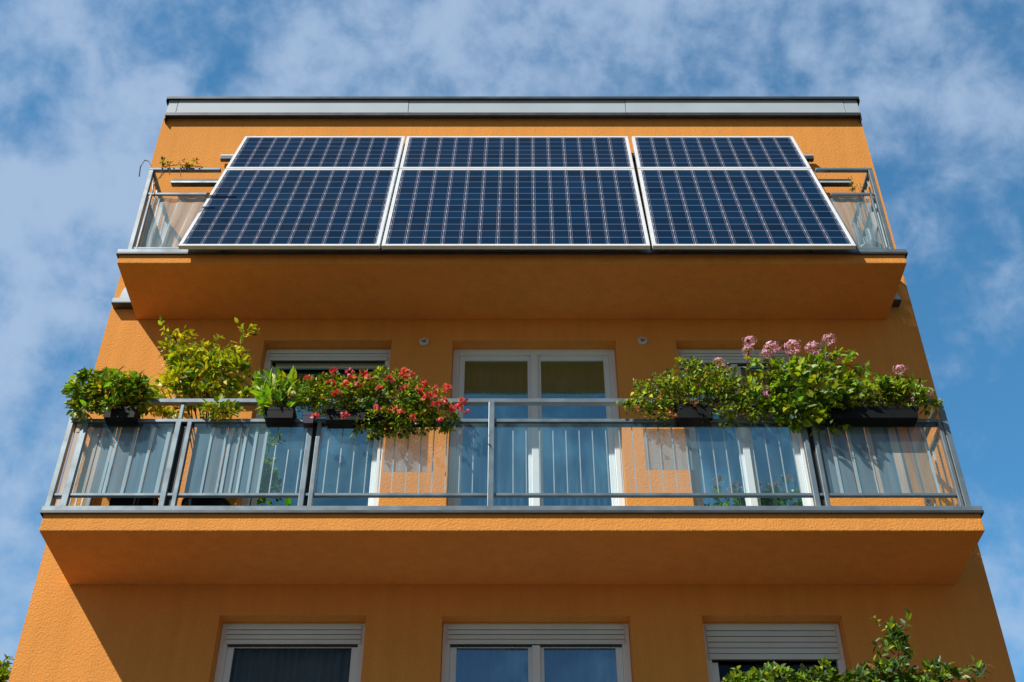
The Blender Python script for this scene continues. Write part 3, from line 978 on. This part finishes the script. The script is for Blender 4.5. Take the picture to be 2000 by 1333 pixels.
def shoot(sm, fm, pts, size, step, nm, wgt, r=.005):
    """a single leafy shoot: stem through pts with paired leaves"""
    pts = [Vector(p) for p in pts]
    # resample
    dense = []
    for i in range(len(pts) - 1):
        k = max(2, int((pts[i + 1] - pts[i]).length / step))
        for j in range(k): dense.append(pts[i].lerp(pts[i + 1], j / k) + rnd_unit() * .006)
    dense.append(pts[-1])
    sm.tube(dense, [r * (1 - .7 * i / len(dense)) for i in range(len(dense))], 5)
    for i, p in enumerate(dense):
        if i == 0: continue
        t = (dense[i] - dense[i - 1]).normalized()
        for s in range(random.choice((1, 2, 2, 3))):
            side = rnd_unit(); side = (side - t * side.dot(t)).normalized()
            d = (side + t * .6).normalized(); n = (Vector((-.3, -.5, .7)) + rnd_unit() * .6).normalized()
            L = size * random.uniform(.7, 1.25)
            fm.leaf(p, d, n, L, L * .5, random.choices(range(nm), wgt)[0])


def planter(P, pxa, pxb, pyt, pyb, Y, depth=.17, mat='box', taper=.9):
    if mat == 'box': pyb -= 13; depth = min(depth, .13); taper = .965
    a = at(pxa, pyb, Y); b = at(pxb, pyb, Y); z0 = a.z; z1 = at(pxa, pyt, Y).z
    xm = (a.x + b.x) / 2; hw = (b.x - a.x) / 2; hd = depth / 2; yc = Y + hd
    mb = MB(); t = .010
    def ring(s, z, inset=0.0):
        return [(xm - hw * s + inset, yc - hd * s + inset, z), (xm + hw * s - inset, yc - hd * s + inset, z),
                (xm + hw * s - inset, yc + hd * s - inset, z), (xm - hw * s + inset, yc + hd * s - inset, z)]
    rings = [ring(taper, z0), ring(.985, z1 - .028), ring(1.03, z1 - .027), ring(1.04, z1), ring(1.0, z1, t), ring(.95, z1 - .04, t)]
    bb = len(mb.v)
    for r in rings: mb.v += r
    for i in range(len(rings) - 1):
        for k in range(4):
            q = bb + i * 4 + k; w = bb + i * 4 + (k + 1) % 4
            mb.f.append((q, w, w + 4, q + 4)); mb.mi.append(0)
    mb.f.append((bb + 3, bb + 2, bb + 1, bb)); mb.mi.append(0)
    o = part(mb, 'planter_box', M[mat], P, bevel=.003)
    mb = MB(); mb.face(ring(.955, z1 - .03, t))
    part(mb, 'soil', M['soil'], P)
    if mat == 'box' and hw > .1:
        for s in (-.6, .6):
            mb = MB(); x = xm + hw * s
            yk = yc + hd + .004
            mb.tube([(x, yk, z0 + .02), (x, yk, z1 + .03), (x, yk + .03, z1 + .05)], .005, 5)
            part(mb, 'hanging_hook', M['darkmetal'], P)
    return Vector((xm, yc, z1 - .03)), hw


def potted(name, label, cat, loc, group='plants on the balcony railing'):
    return root(name, loc, label, cat, group)


YP = -C_L - .10          # front face of the hanging boxes
YC = YP + .085           # their middle
LV = ['leaf_light', 'leaf_mid', 'leaf_dark', 'leaf_yellow', 'leaf_rust', 'leaf_fresh', 'leaf_grey']
LM = [M[k] for k in LV]
def flower_cluster(P, c, r, mats, n=14, ps=.022, name='flower_head', dome=.7):
    mb = MB()
    for _ in range(n):
        v = rnd_unit(); v.z = abs(v.z) * dome + .1 * v.z
        p = c + v * r * random.uniform(.6, 1)
        for k in range(3):
            d = (v + rnd_unit() * 1.0).normalized()
            mb.leaf(p, d, v, ps * random.uniform(.7, 1.3), ps * .9, random.randrange(len(mats)), fold=.05, droop=.05)
    return part(mb, name, mats, P)


def umbel(P, c, r, flat=.64, n=100):
    """domed head of tiny four-petal florets"""
    mb = MB()
    for k in range(n):
        ph = 2 * pi * k * .618; t = (k + .5) / n; z = 1 - 1.25 * t; rr = sqrt(max(0, 1 - z * z))
        v = Vector((rr * cos(ph), rr * sin(ph), z)); v += rnd_unit() * .20
        v *= random.uniform(.72, 1.12)
        p = c + Vector((v.x * r, v.y * r, v.z * r * flat - .15 * r))
        nn = v.normalized(); sd = nn.cross(Vector((.2, .3, .9))).normalized(); s2 = nn.cross(sd)
        s = r * .19 * random.uniform(.8, 1.2); a0 = random.random() * 3
        for q in range(4):
            a = a0 + q * pi / 2; d = (sd * cos(a) + s2 * sin(a)) + nn * .15
            mb.leaf(p, d, nn, s, s * .85, random.choices((0, 1), (1, 1))[0], fold=.08, droop=.05)
    return part(mb, 'flower_head', [M['pink'], M['palepink']], P)


# 1. left bush
P = potted('potted_plant', 'bushy green plant in a black box at the left end of the lower railing', 'potted plant', at(231, 826, YC))
soil, hw = planter(P, 201, 262, 795, 828, YP, .2)
fm = MB(); w = (5, 5, 3, 1.6, .5, 4, 0)
foliage(fm, [(226, 768, 62, 38, .16, 560), (180, 760, 44, 32, .14, 330), (168, 795, 30, 22, .10, 160), (262, 765, 38, 30, .14, 250), (232, 800, 42, 14, .12, 130)], .075, 7, w, YC, wratio=.5)
part(fm, 'foliage', LM, P)
sm = MB(); stems(sm, soil, [at(random.uniform(150, 290), random.uniform(735, 790), YC) for _ in range(26)])
shoot(sm, fm, [soil, at(160, 800, YC)], .05, .04, 7, w)
part(sm, 'stem', M['stem'], P)

# 2. tall yellow-green shrub on the balcony floor
YS = -C_L + .30
P = potted('tall_shrub', 'tall yellow green shrub with two long shoots rising against the shaded wall', 'shrub', at(400, 985, YS))
mbp = MB(); pa = at(349, 984, YS - .02); pb_ = at(443, 984, YS - .02); xm = (pa.x + pb_.x) / 2; r_ = (pb_.x - pa.x) / 2
mbp.lathe((xm, YS + .10, Z_TOP_L + .001), [(r_ * .82, 0), (r_ * .98, .24), (r_ * 1.04, .245), (r_ * 1.04, .27), (r_ * .94, .27), (r_ * .9, .24)], 28)
part(mbp, 'pot', M['box'], P)
base = Vector((xm, YS + .10, Z_TOP_L + .24))
fm = MB(); sm = MB(); w = (4, 2.2, .8, 5, .25, 1.2, 0)
foliage(fm, [(400, 738, 75, 44, .16, 620), (345, 735, 40, 42, .12, 230), (450, 728, 42, 40, .14, 260), (390, 700, 55, 30, .12, 230), (325, 762, 36, 32, .1, 190),
             (330, 800, 45, 14, .08, 120), (430, 800, 38, 14, .08, 130, -C_L - .02), (390, 775, 80, 22, .14, 260), (478, 762, 30, 30, .1, 110), (340, 672, 22, 28, .06, 70), (290, 790, 30, 18, .08, 70)], .066, 7, w, YS - .05, wratio=.55)
def S_(l, yy=None): return [at(a, b, YS - .05 if yy is None else yy) for a, b in l]
for pl in ([(360, 760), (345, 715), (338, 680), (328, 655), (318, 636), (313, 628)], [(345, 700), (325, 668), (317, 672)], [(350, 690), (343, 660), (336, 652), (322, 648)],
           [(430, 760), (452, 712), (468, 680), (478, 655), (492, 650), (503, 648)], [(470, 672), (474, 645), (465, 632)], [(455, 720), (476, 690), (490, 688)], [(478, 655), (487, 642), (492, 637)],
           [(385, 740), (384, 700), (379, 668), (378, 657)], [(400, 730), (412, 690), (428, 662), (430, 660)], [(365, 720), (366, 690), (355, 668)], [(405, 720), (396, 690), (395, 670)],
           [(360, 700), (330, 690), (318, 680)], [(445, 705), (440, 680), (452, 668)]):
    shoot(sm, fm, S_(pl), .058, .034, 7, w, .005)
part(fm, 'foliage', LM, P)
stems(sm, base, S_([(random.uniform(340, 460), random.uniform(700, 770)) for _ in range(24)]), .007)
part(sm, 'stem', M['stem'], P)

# 3. broad fresh-leaved plant
P = potted('potted_plant', 'fresh green plant with long broad leaves in a small black box on the railing', 'potted plant', at(543, 828, YC))
soil, hw = planter(P, 515, 572, 796, 829, YP, .2)
fm = MB(); w = (3, .5, .4, 1.5, 0, 6, 0)
for k in range(130):
    t = at(random.gauss(537, 21), random.uniform(735, 795), YC + random.uniform(-.12, .12))
    d = (t - soil); d.normalize()
    d = (d + rnd_unit() * .6 + Vector((0, -.2, .1))).normalized()
    L = random.uniform(.09, .17)
    fm.leaf(t - d * L * .4, d, (Vector((-.3, -.5, .6)) + rnd_unit() * .6).normalized(), L, L * .36, random.choices(range(7), w)[0], droop=random.uniform(.1, .5))
foliage(fm, [(540, 785, 34, 18, .1, 120)], .06, 7, (2, 3, 3, 0, 0, 4, 0), YC)
part(fm, 'foliage', LM, P)
sm = MB(); stems(sm, soil, [at(random.uniform(505, 565), random.uniform(745, 785), YC) for _ in range(18)], .006)
part(sm, 'stem', M['stem'], P)

# 4. red-flowering trailing plant
P = potted('flower_box', 'black flower box overflowing with small leaves and red flowers left of the door', 'flower box', at(690, 832, YC))
soil, hw = planter(P, 634, 750, 799, 833, YP, .2)
fm = MB(); w = (4, 5, 4, 1.0, .5, 2.5, 0)
foliage(fm, [(640, 775, 50, 34, .16, 700), (710, 772, 60, 40, .18, 1100), (775, 780, 58, 45, .18, 1100), (830, 800, 46, 36, .15, 620), (868, 812, 26, 22, .1, 200),
             (790, 826, 55, 22, .13, 420), (715, 838, 34, 14, .08, 130), (600, 760, 24, 24, .1, 160), (610, 790, 26, 16, .1, 120), (855, 828, 20, 12, .07, 90), (760, 745, 60, 16, .12, 240), (745, 815, 40, 20, .1, 300)], .042, 7, w, YC - .02, wratio=.6)
part(fm, 'foliage', LM, P)
sm = MB(); stems(sm, lambda t: soil + Vector((max(-hw * .9, min(hw * .9, t.x - soil.x)), 0, 0)), [at(random.uniform(600, 880), random.uniform(740, 830), YC - .05) for _ in range(60)], .004)
part(sm, 'stem', M['stem'], P)
for i, (px, py) in enumerate([(602, 741), (645, 749), (677, 751), (690, 743), (700, 753), (721, 741), (712, 728), (706, 731), (651, 727), (784, 732), (792, 728), (803, 733), (798, 740), (816, 762), (822, 765), (834, 774), (828, 752),
               (846, 776), (853, 762), (872, 757), (869, 783), (876, 762), (894, 797), (909, 802), (905, 783), (832, 781), (657, 769), (672, 812), (765, 800), (783, 808), (617, 815), (880, 800), (852, 790), (790, 758), (760, 742), (742, 760), (860, 820), (806, 818), (735, 800), (683, 730)]):
    flower_cluster(P, at(px, py, YC - .17), random.uniform(.018, .036), [M['red'], M['coral']], random.choice((5, 7, 8)), .028)

# 5. right spreading bush
P = potted('potted_plant', 'spreading small leaved bush with yellow tips trailing along the rail right of the door', 'potted plant', at(1357, 828, YC))
soil, hw = planter(P, 1322, 1394, 790, 829, YP, .2)
fm = MB(); w = (4.5, 5, 3.5, 1.8, .9, 1, 0)
foliage(fm, [(1330, 765, 62, 38, .16, 950), (1275, 768, 40, 30, .13, 420), (1385, 755, 56, 44, .16, 820), (1250, 790, 36, 12, .09, 150), (1345, 728, 34, 26, .1, 280), (1300, 805, 42, 18, .1, 300),
             (1425, 780, 44, 34, .13, 520), (1465, 795, 26, 26, .1, 180), (1400, 812, 50, 14, .1, 200), (1425, 742, 18, 14, .07, 40)], .040, 7, w, YC - .02, wratio=.55)
sm = MB(); stems(sm, lambda t: soil + Vector((max(-hw * .9, min(hw * .9, t.x - soil.x)), 0, 0)), [at(random.uniform(1250, 1460), random.uniform(715, 815), YC - .05) for _ in range(50)], .004)
for pl in ([(1290, 785), (1250, 790), (1215, 786), (1208, 783)], [(1280, 795), (1255, 806), (1240, 802)], [(1345, 730), (1332, 710), (1322, 700)], [(1290, 745), (1262, 750), (1240, 745)]):
    shoot(sm, fm, S_(pl, YC - .05), .04, .02, 7, w, .004)
part(fm, 'foliage', LM, P)
part(sm, 'stem', M['stem'], P)
for px, py in ((1290, 778), (1305, 808), (1360, 790), (1318, 812), (1245, 800)):
    flower_cluster(P, at(px, py, YC - .14), .014, [M['leaf_rust'], M['coral']], 5, .02)

# 6. hydrangea
YH = YC + .02
P = potted('hydrangea', 'tall leafy hydrangea with a row of domed pink flower heads above the right railing', 'hydrangea', at(1530, 830, YH))
soil, hw = planter(P, 1450, 1518, 783, 802, -C_L + .08, .2, 'pot_purple')
fm = MB(); sm = MB(); w = (4, 4.5, 4, 1.0, .1, 2.5, .6)
foliage(fm, [(1545, 750, 66, 46, .2, 330), (1600, 768, 62, 44, .2, 380), (1590, 718, 50, 22, .14, 80), (1560, 800, 66, 28, .16, 330), (1635, 790, 48, 30, .15, 260), (1500, 732, 36, 26, .12, 60),
             (1655, 752, 34, 30, .12, 70), (1475, 772, 38, 26, .12, 80), (1600, 830, 34, 12, .08, 70), (1510, 790, 36, 26, .1, 110), (1635, 708, 26, 16, .1, 26)], .074, 7, w, YH - .04, wratio=.62)
heads = [(1464, 666, .058), (1461, 684, .054), (1497, 690, .048), (1507, 680, .074), (1548, 677, .080), (1588, 680, .074), (1619, 662, .058), (1404, 706, .048), (1411, 718, .045), (1492, 762, .050), (1498, 776, .045), (1634, 697, .030), (1565, 700, .02)]
for px, py, r in heads:
    c = at(px, py, YH - .06); umbel(P, c, r * .96)
    foot = Vector((soil.x + random.uniform(-.1, .35), soil.y, soil.z))
    mid = foot.lerp(c, .5) + rnd_unit() * .05
    shoot(sm, fm, [foot, mid, c + Vector((0, 0, -r * .3))], .06, .07, 7, w, .006)
for pl in ([(1600, 720), (1640, 688), (1662, 690)], [(1640, 720), (1668, 712), (1690, 716)], [(1560, 720), (1500, 722), (1478, 730)], [(1650, 730), (1672, 728), (1695, 716)]):
    shoot(sm, fm, S_(pl, YH - .05), .07, .045, 7, w, .005)
part(fm, 'foliage', LM, P)
stems(sm, soil + Vector((.15, 0, 0)), [at(random.uniform(1470, 1650), random.uniform(700, 800), YH - .03) for _ in range(34)], .006)
part(sm, 'stem', M['stem'], P)

# 7. long box at the right end
P = potted('flower_box', 'long black flower box with low green leaves at the right end of the railing', 'flower box', at(1710, 828, YC))
soil, hw = planter(P, 1626, 1797, 794, 829, YP, .2)
fm = MB(); sm = MB(); w = (4.5, 5, 3, 1.0, .2, 3, 0)
foliage(fm, [(1665, 778, 50, 26, .15, 300), (1720, 772, 54, 26, .15, 340), (1770, 778, 40, 22, .13, 240), (1690, 752, 48, 18, .1, 150), (1805, 790, 22, 16, .08, 90), (1735, 755, 40, 14, .1, 110), (1790, 762, 28, 14, .08, 80)], .062, 7, w, YC - .03, wratio=.5)
foliage(fm, [(1780, 762, 30, 16, .07, 60)], .045, 7, (0, 1, 1, 0, 4, 0, 0), YC - .03)
stems(sm, lambda t: soil + Vector((max(-hw * .9, min(hw * .9, t.x - soil.x)), 0, 0)), [at(random.uniform(1640, 1800), random.uniform(745, 785), YC - .03) for _ in range(36)], .004)
for px, py, r in ((1757, 721, .056), (1722, 746, .045), (1742, 748, .034), (1812, 771, .052), (1747, 771, .018), (1782, 780, .02)):
    c = at(px, py, YC - .06); umbel(P, c, r, .6, 80)
    shoot(sm, fm, [Vector((c.x - .1, soil.y, soil.z)), c + Vector((-.03, 0, -.12)), c], .05, .06, 7, w, .004)
shoot(sm, fm, S_([(1757, 725), (1772, 733), (1777, 755)], YC - .03), .04, .05, 7, w, .004)
part(fm, 'foliage', LM, P); part(sm, 'stem', M['stem'], P)

# small leftovers on the rail: white flower and dim pot between the green plant and the red flowers
P = potted('potted_plant', 'small grey pot with one white bloom right of the broad leaved plant', 'potted plant', at(600, 828, YC))
soil, hw = planter(P, 590, 612, 806, 826, YC - .05, .08, 'pot_purple')
fm = MB(); foliage(fm, [(597, 796, 18, 16, .06, 60), (592, 775, 14, 14, .05, 40)], .035, 7, (1, 3, 4, 0, 0, 1, 2), YC)
part(fm, 'foliage', LM, P)
flower_cluster(P, at(573, 770, YC - .1), .018, [M['whitepet']], 7, .022)

# dark storage boxes on the balcony floor
for a, b, lb in ((222, 306, 'long black floor box behind the left glass pane of the lower balcony'),):
    p = at(a, 985, -.45); q = at(b, 985, -.45); pa = Vector(((p.x + q.x) / 2, -.42, Z_TOP_L))
    P = root('storage_box', pa, lb, 'storage box')
    mb = MB(); mb.box(p.x, q.x, -.56, -.28, Z_TOP_L + .001, Z_TOP_L + .30); part(mb, 'box_body', M['box'], P, bevel=.01)
    mb = MB(); mb.box(p.x - .01, q.x + .01, -.57, -.27, Z_TOP_L + .301, Z_TOP_L + .33); part(mb, 'box_lid', M['box'], P, bevel=.008)

# 8. shrubs at the lower right, on the balcony below
YB = -C_L - .02
P = potted('balcony_shrub', 'dark green shrub with an upright leafy spire in front of the shaded wall, lower right', 'shrub', at(1720, 1400, YB), 'shrubs on the lowest balcony')
soil, hw = planter(P, 1600, 1840, 1392, 1440, -C_L - .10, .22)
fm = MB(); sm = MB(); w = (1, 3, 6, .3, .3, .8, 3)
foliage(fm, [(1735, 1322, 46, 34, .16, 280), (1752, 1275, 24, 28, .10, 110), (1700, 1335, 60, 26, .14, 260), (1800, 1330, 58, 22, .14, 260), (1650, 1345, 60, 22, .14, 230), (1745, 1245, 22, 20, .08, 70), (1860, 1325, 30, 16, .08, 90), (1730, 1370, 160, 26, .16, 500), (1825, 1312, 34, 14, .08, 60)], .062, 7, w, YB, wratio=.5)
for pl in ([(1745, 1330), (1755, 1270), (1742, 1235), (1722, 1222), (1710, 1208)], [(1748, 1262), (1762, 1230), (1775, 1215), (1777, 1198)], [(1748, 1280), (1728, 1262), (1712, 1262)], [(1742, 1240), (1742, 1215)],
           [(1820, 1325), (1862, 1318), (1890, 1305), (1902, 1292)], [(1880, 1310), (1908, 1308), (1926, 1298)], [(1870, 1322), (1900, 1325), (1922, 1312)], [(1860, 1318), (1852, 1300)], [(1752, 1270), (1770, 1258), (1768, 1245)]):
    shoot(sm, fm, S_(pl, YB), .06, .034, 7, w, .005)
part(fm, 'foliage', LM, P)
stems(sm, lambda t: soil + Vector((max(-hw * .9, min(hw * .9, t.x - soil.x)), 0, 0)), [at(random.uniform(1640, 1850), random.uniform(1300, 1350), YB) for _ in range(30)], .006)
part(sm, 'stem', M['stem'], P)
P = potted('balcony_shrub', 'low curly leaved green plant below the right roller shutter, left of the upright spire', 'shrub', at(1480, 1400, YB), 'shrubs on the lowest balcony')
soil, hw = planter(P, 1410, 1560, 1392, 1440, -C_L - .10, .22)
fm = MB(); sm = MB(); w = (3, 4, 3, .3, .1, 3, 2)
foliage(fm, [(1450, 1345, 44, 26, .13, 200), (1515, 1335, 42, 28, .13, 240), (1590, 1330, 36, 22, .12, 170), (1480, 1365, 90, 24, .14, 260), (1610, 1312, 22, 12, .07, 50)], .058, 7, w, YB, wratio=.5)
for pl in ([(1450, 1340), (1446, 1318), (1440, 1308)], [(1470, 1340), (1478, 1318), (1468, 1310)], [(1510, 1325), (1505, 1305)], [(1590, 1320), (1575, 1308), (1568, 1312)], [(1600, 1320), (1622, 1306)]):
    shoot(sm, fm, S_(pl, YB), .05, .03, 7, w, .004)
part(fm, 'foliage', LM, P)
stems(sm, lambda t: soil + Vector((max(-hw * .9, min(hw * .9, t.x - soil.x)), 0, 0)), [at(random.uniform(1420, 1600), random.uniform(1320, 1360), YB) for _ in range(24)], .005)
part(sm, 'stem', M['stem'], P)

# 9. dry vines on the upper balcony
P = root('dry_vine', at(350, 328, yu), 'thin yellowing vine draped over the top rail at the left end of the upper balcony', 'vine')
fm = MB(); sm = MB(); w = (1, 1, 1.5, 3, 3, 0, 0)
foliage(fm, [(352, 320, 34, 7, .04, 95), (378, 322, 18, 6, .04, 30), (322, 318, 6, 10, .03, 14)], .032, 7, w, yu - .03, wratio=.6)
part(fm, 'foliage', LM, P)
for pl in ([(318, 326), (350, 322), (394, 326)], [(330, 330), (313, 345), (300, 362), (298, 378)], [(331, 318), (331, 342)], [(318, 312), (314, 348)], [(352, 328), (353, 345)]):
    sm.tube(S_(pl, yu - .03), .004, 5)
part(sm, 'stem', M['twig'], P)
P = root('dry_plant', at(1672, 372, -.5), 'tiny dry plant at the right end of the upper balcony behind the sheet', 'plant')
fm = MB(); foliage(fm, [(1670, 366, 14, 8, .04, 34), (1662, 354, 6, 6, .03, 10)], .034, 7, (1, 1, 3, 2, 2, 0, 0), -.5)
part(fm, 'foliage', LM, P)
sm = MB(); b0 = at(1672, 372, -.5)
stems(sm, Vector((b0.x, -.5, Z_TOP_U + .3)), [at(random.uniform(1660, 1684), random.uniform(356, 370), -.5) for _ in range(7)], .004)
sm.lathe((b0.x, -.5, Z_TOP_U + .001), [(.08, 0), (.10, .26), (.11, .27), (.11, .3), (.09, .3)], 20)
part(sm, 'stem', M['twig'], P)

# ------------------------------------------------------------------ street tree at the left
T = root('street_tree', (-5.75, .5, 0), 'street tree whose leafy tip shows at the lower left beside the building', 'tree')
mb = MB()
mb.tube([(-5.75, .5, 0), (-5.72, .5, 1.2), (-5.78, .5, 2.4), (-5.7, .48, 3.6), (-5.62, .5, 4.8)], [.14, .11, .095, .075, .03], 12)
for k in range(16):
    a = k * 2.4; z = 2.6 + k * .16
    e = Vector((-5.7 + cos(a) * .95, .5 + sin(a) * .95, z + .9))
    mb.tube([(-5.74, .5, z), Vector((-5.74, .5, z)).lerp(e, .5) + Vector((0, 0, .15)), e], [.04, .022, .008], 6)
tip = at(16, 1290, .5)
mb.tube([(-5.2, .5, 4.9), (-4.7, .5, 5.6), (-4.45, .5, 5.95), at(4, 1305, .5)], [.03, .018, .01, .005], 6)
mb.tube([at(4, 1305, .5), tip], [.006, .003], 5)
mb.tube([at(2, 1302, .5), at(20, 1324, .5)], [.006, .003], 5)
part(mb, 'trunk', M['bark'], T, smooth=True)
fm = MB()
for _ in range(2600):
    v = rnd_unit() * random.random() ** .4
    p = Vector((-5.6 + v.x * 1.15, .5 + v.y * 1.15, 4.6 + v.z * 1.35))
    fm.leaf(p, (v + rnd_unit()).normalized(), (Vector((0, 0, 1)) + rnd_unit() * .6).normalized(), random.uniform(.07, .12), .05, random.choices(range(7), (2, 4, 4, .5, 0, 2, 2))[0])
foliage(fm, [(4, 1312, 18, 20, .12, 46, .5), (-12, 1320, 22, 26, .15, 60, .5), (10, 1290, 8, 8, .05, 10, .5), (8, 1330, 16, 10, .1, 24, .5)], .075, 7, (2, 3, 2, 1, 0, 2, 3), .5)
part(fm, 'crown', LM, T)

# ------------------------------------------------------------------ ground
def ground(name, x0, x1, y0, y1, z, m):
    mb = MB(); mb.face([(x0, y0, z), (x1, y0, z), (x1, y1, z), (x0, y1, z)])
    o = mb.build(name, m); o['kind'] = 'structure'; return o
ground('ground', -900, 900, -900, 900, -.01, M['lawn'])
ground('forecourt_paving', -14, 14, -22, -.002, -.004, M['paving'])

# ------------------------------------------------------------------ sun, sky, camera
Ld = Vector((1.0, 1.0, -1.40)).normalized()
sd = bpy.data.lights.new('sun', 'SUN'); sd.energy = 5.0; sd.angle = radians(.5); sd.color = (1, .94, .85)
so = bpy.data.objects.new('sun', sd); COL.objects.link(so)
so.rotation_euler = Ld.to_track_quat('-Z', 'Y').to_euler()
so.location = (-20, -25, 35)

W = bpy.data.worlds.new('World'); S.world = W; W.use_nodes = True
nt = W.node_tree; bg = nt.nodes['Background']
sky = N(nt, 'ShaderNodeTexSky', sky_type='NISHITA'); sky.sun_disc = False
el = math.asin(-Ld.z); sky.sun_elevation = el
sky.sun_rotation = math.atan2(-Ld.x, -Ld.y)
sky.air_density = 1.0; sky.dust_density = .35; sky.ozone_density = 2.0
tc = N(nt, 'ShaderNodeTexCoord')
sep = N(nt, 'ShaderNodeSeparateXYZ'); nt.links.new(tc.outputs['Generated'], sep.inputs[0])
def WM(op, a, b=None, clamp=False):
    n = N(nt, 'ShaderNodeMath', operation=op); n.use_clamp = clamp
    for i, x in enumerate((a, b)):
        if x is None: continue
        if isinstance(x, (int, float)): n.inputs[i].default_value = x
        else: nt.links.new(x, n.inputs[i])
    return n.outputs[0]
zc_ = WM('MAXIMUM', sep.outputs['Z'], .12)
cmb = N(nt, 'ShaderNodeCombineXYZ')
nt.links.new(WM('DIVIDE', sep.outputs['X'], zc_), cmb.inputs['X'])
nt.links.new(WM('DIVIDE', sep.outputs['Y'], zc_), cmb.inputs['Y'])
def cl_noise(scale, detail, rough, off, dist=0):
    mp = N(nt, 'ShaderNodeMapping'); mp.inputs['Location'].default_value = off
    nt.links.new(tc.outputs['Generated'], mp.inputs['Vector'])
    n = N(nt, 'ShaderNodeTexNoise'); n.inputs['Scale'].default_value = scale; n.inputs['Detail'].default_value = detail
    n.inputs['Roughness'].default_value = rough; n.inputs['Distortion'].default_value = dist
    nt.links.new(mp.outputs[0], n.inputs['Vector']); return n.outputs['Fac']
nA = cl_noise(7.5, 2, .5, (3.1, 1.7, 0))
nB = cl_noise(22, 6, .58, (0.3, 5.2, 2), .15)
dens = WM('ADD', WM('MULTIPLY', WM('SUBTRACT', nA, .5), .55), WM('ADD', WM('MULTIPLY', WM('SUBTRACT', nB, .5), .95), .5))
fr = N(nt, 'ShaderNodeMapRange'); fr.inputs['From Min'].default_value = -.1; fr.inputs['From Max'].default_value = .4
fr.inputs['To Min'].default_value = -.22; fr.inputs['To Max'].default_value = 0
nt.links.new(sep.outputs['Y'], fr.inputs['Value'])
dens = WM('ADD', dens, fr.outputs[0])
# where the cloud field thickens: to the left and high above the roof
def dirv(px, py):
    a = (px - 1000) / FPX; b = (666.5 - py) / FPX
    return Vector((a, cos(PITCH) - b * sin(PITCH), sin(PITCH) + b * cos(PITCH))).normalized()
def spot(px, py, rad, amt):
    c = dirv(px, py); vm = N(nt, 'ShaderNodeVectorMath', operation='DISTANCE')
    nt.links.new(tc.outputs['Generated'], vm.inputs[0]); vm.inputs[1].default_value = c
    mr = N(nt, 'ShaderNodeMapRange', interpolation_type='SMOOTHSTEP')
    mr.inputs['From Min'].default_value = 0; mr.inputs['From Max'].default_value = rad
    mr.inputs['To Min'].default_value = amt; mr.inputs['To Max'].default_value = 0
    nt.links.new(vm.outputs['Value'], mr.inputs['Value']); return mr.outputs[0]
for a in ((400, 40, .09, -.24), (60, 190, .06, -.10), (260, 200, .16, .10), (150, 450, .16, .08), (900, 80, .26, .10), (1450, 90, .2, .07), (1900, 420, .36, -.16), (1950, 900, .4, -.12), (80, 950, .3, .09), (1800, 300, .2, .09), (1850, 60, .2, .06), (1980, 1250, .16, .10), (390, 150, .05, -.10), (40, 640, .08, .04), (1800, 120, .12, .04)):
    dens = WM('ADD', dens, spot(*a))
ramp = N(nt, 'ShaderNodeMapRange', interpolation_type='SMOOTHSTEP')
ramp.inputs['From Min'].default_value = .23; ramp.inputs['From Max'].default_value = .76
ramp.inputs['To Min'].default_value = 0; ramp.inputs['To Max'].default_value = .76
nt.links.new(dens, ramp.inputs['Value'])
tint = N(nt, 'ShaderNodeVectorMath', operation='MULTIPLY'); tint.inputs[1].default_value = (.80, 1.72, 1.90)
nt.links.new(sky.outputs[0], tint.inputs[0])
f2 = N(nt, 'ShaderNodeMapRange'); f2.inputs['From Min'].default_value = -.2; f2.inputs['From Max'].default_value = .5
f2.inputs['To Min'].default_value = 0; f2.inputs['To Max'].default_value = 1
nt.links.new(sep.outputs['Y'], f2.inputs['Value'])
t2 = N(nt, 'ShaderNodeMix', data_type='VECTOR'); nt.links.new(f2.outputs[0], t2.inputs['Factor'])
t2.inputs['A'].default_value = (.52, .52, .50); t2.inputs['B'].default_value = (.80, 1.70, 1.90)
nt.links.new(t2.outputs['Result'], tint.inputs[1])
mx = N(nt, 'ShaderNodeMix', data_type='RGBA'); mx.clamp_factor = True
nt.links.new(ramp.outputs[0], mx.inputs['Factor']); nt.links.new(tint.outputs[0], mx.inputs['A'])
mx.inputs['B'].default_value = (4.6, 5.9, 7.9, 1)
nt.links.new(mx.outputs['Result'], bg.inputs['Color'])
bg.inputs['Strength'].default_value = .10

cd = bpy.data.cameras.new('camera'); cam = bpy.data.objects.new('camera', cd); COL.objects.link(cam)
cam.location = (0, CAMY, CAMZ); cam.rotation_euler = (radians(90) + PITCH, 0, 0)
cd.sensor_width = 36; cd.lens = 36 * FPX / 2000; cd.clip_end = 3000
S.camera = cam
S.view_settings.view_transform = 'Standard'; S.view_settings.look = 'None'
S.view_settings.exposure = 0; S.view_settings.gamma = 1
S.cycles.max_bounces = 10; S.cycles.transparent_max_bounces = 16
S.cycles.diffuse_bounces = 6
S.cycles.sample_clamp_indirect = 6
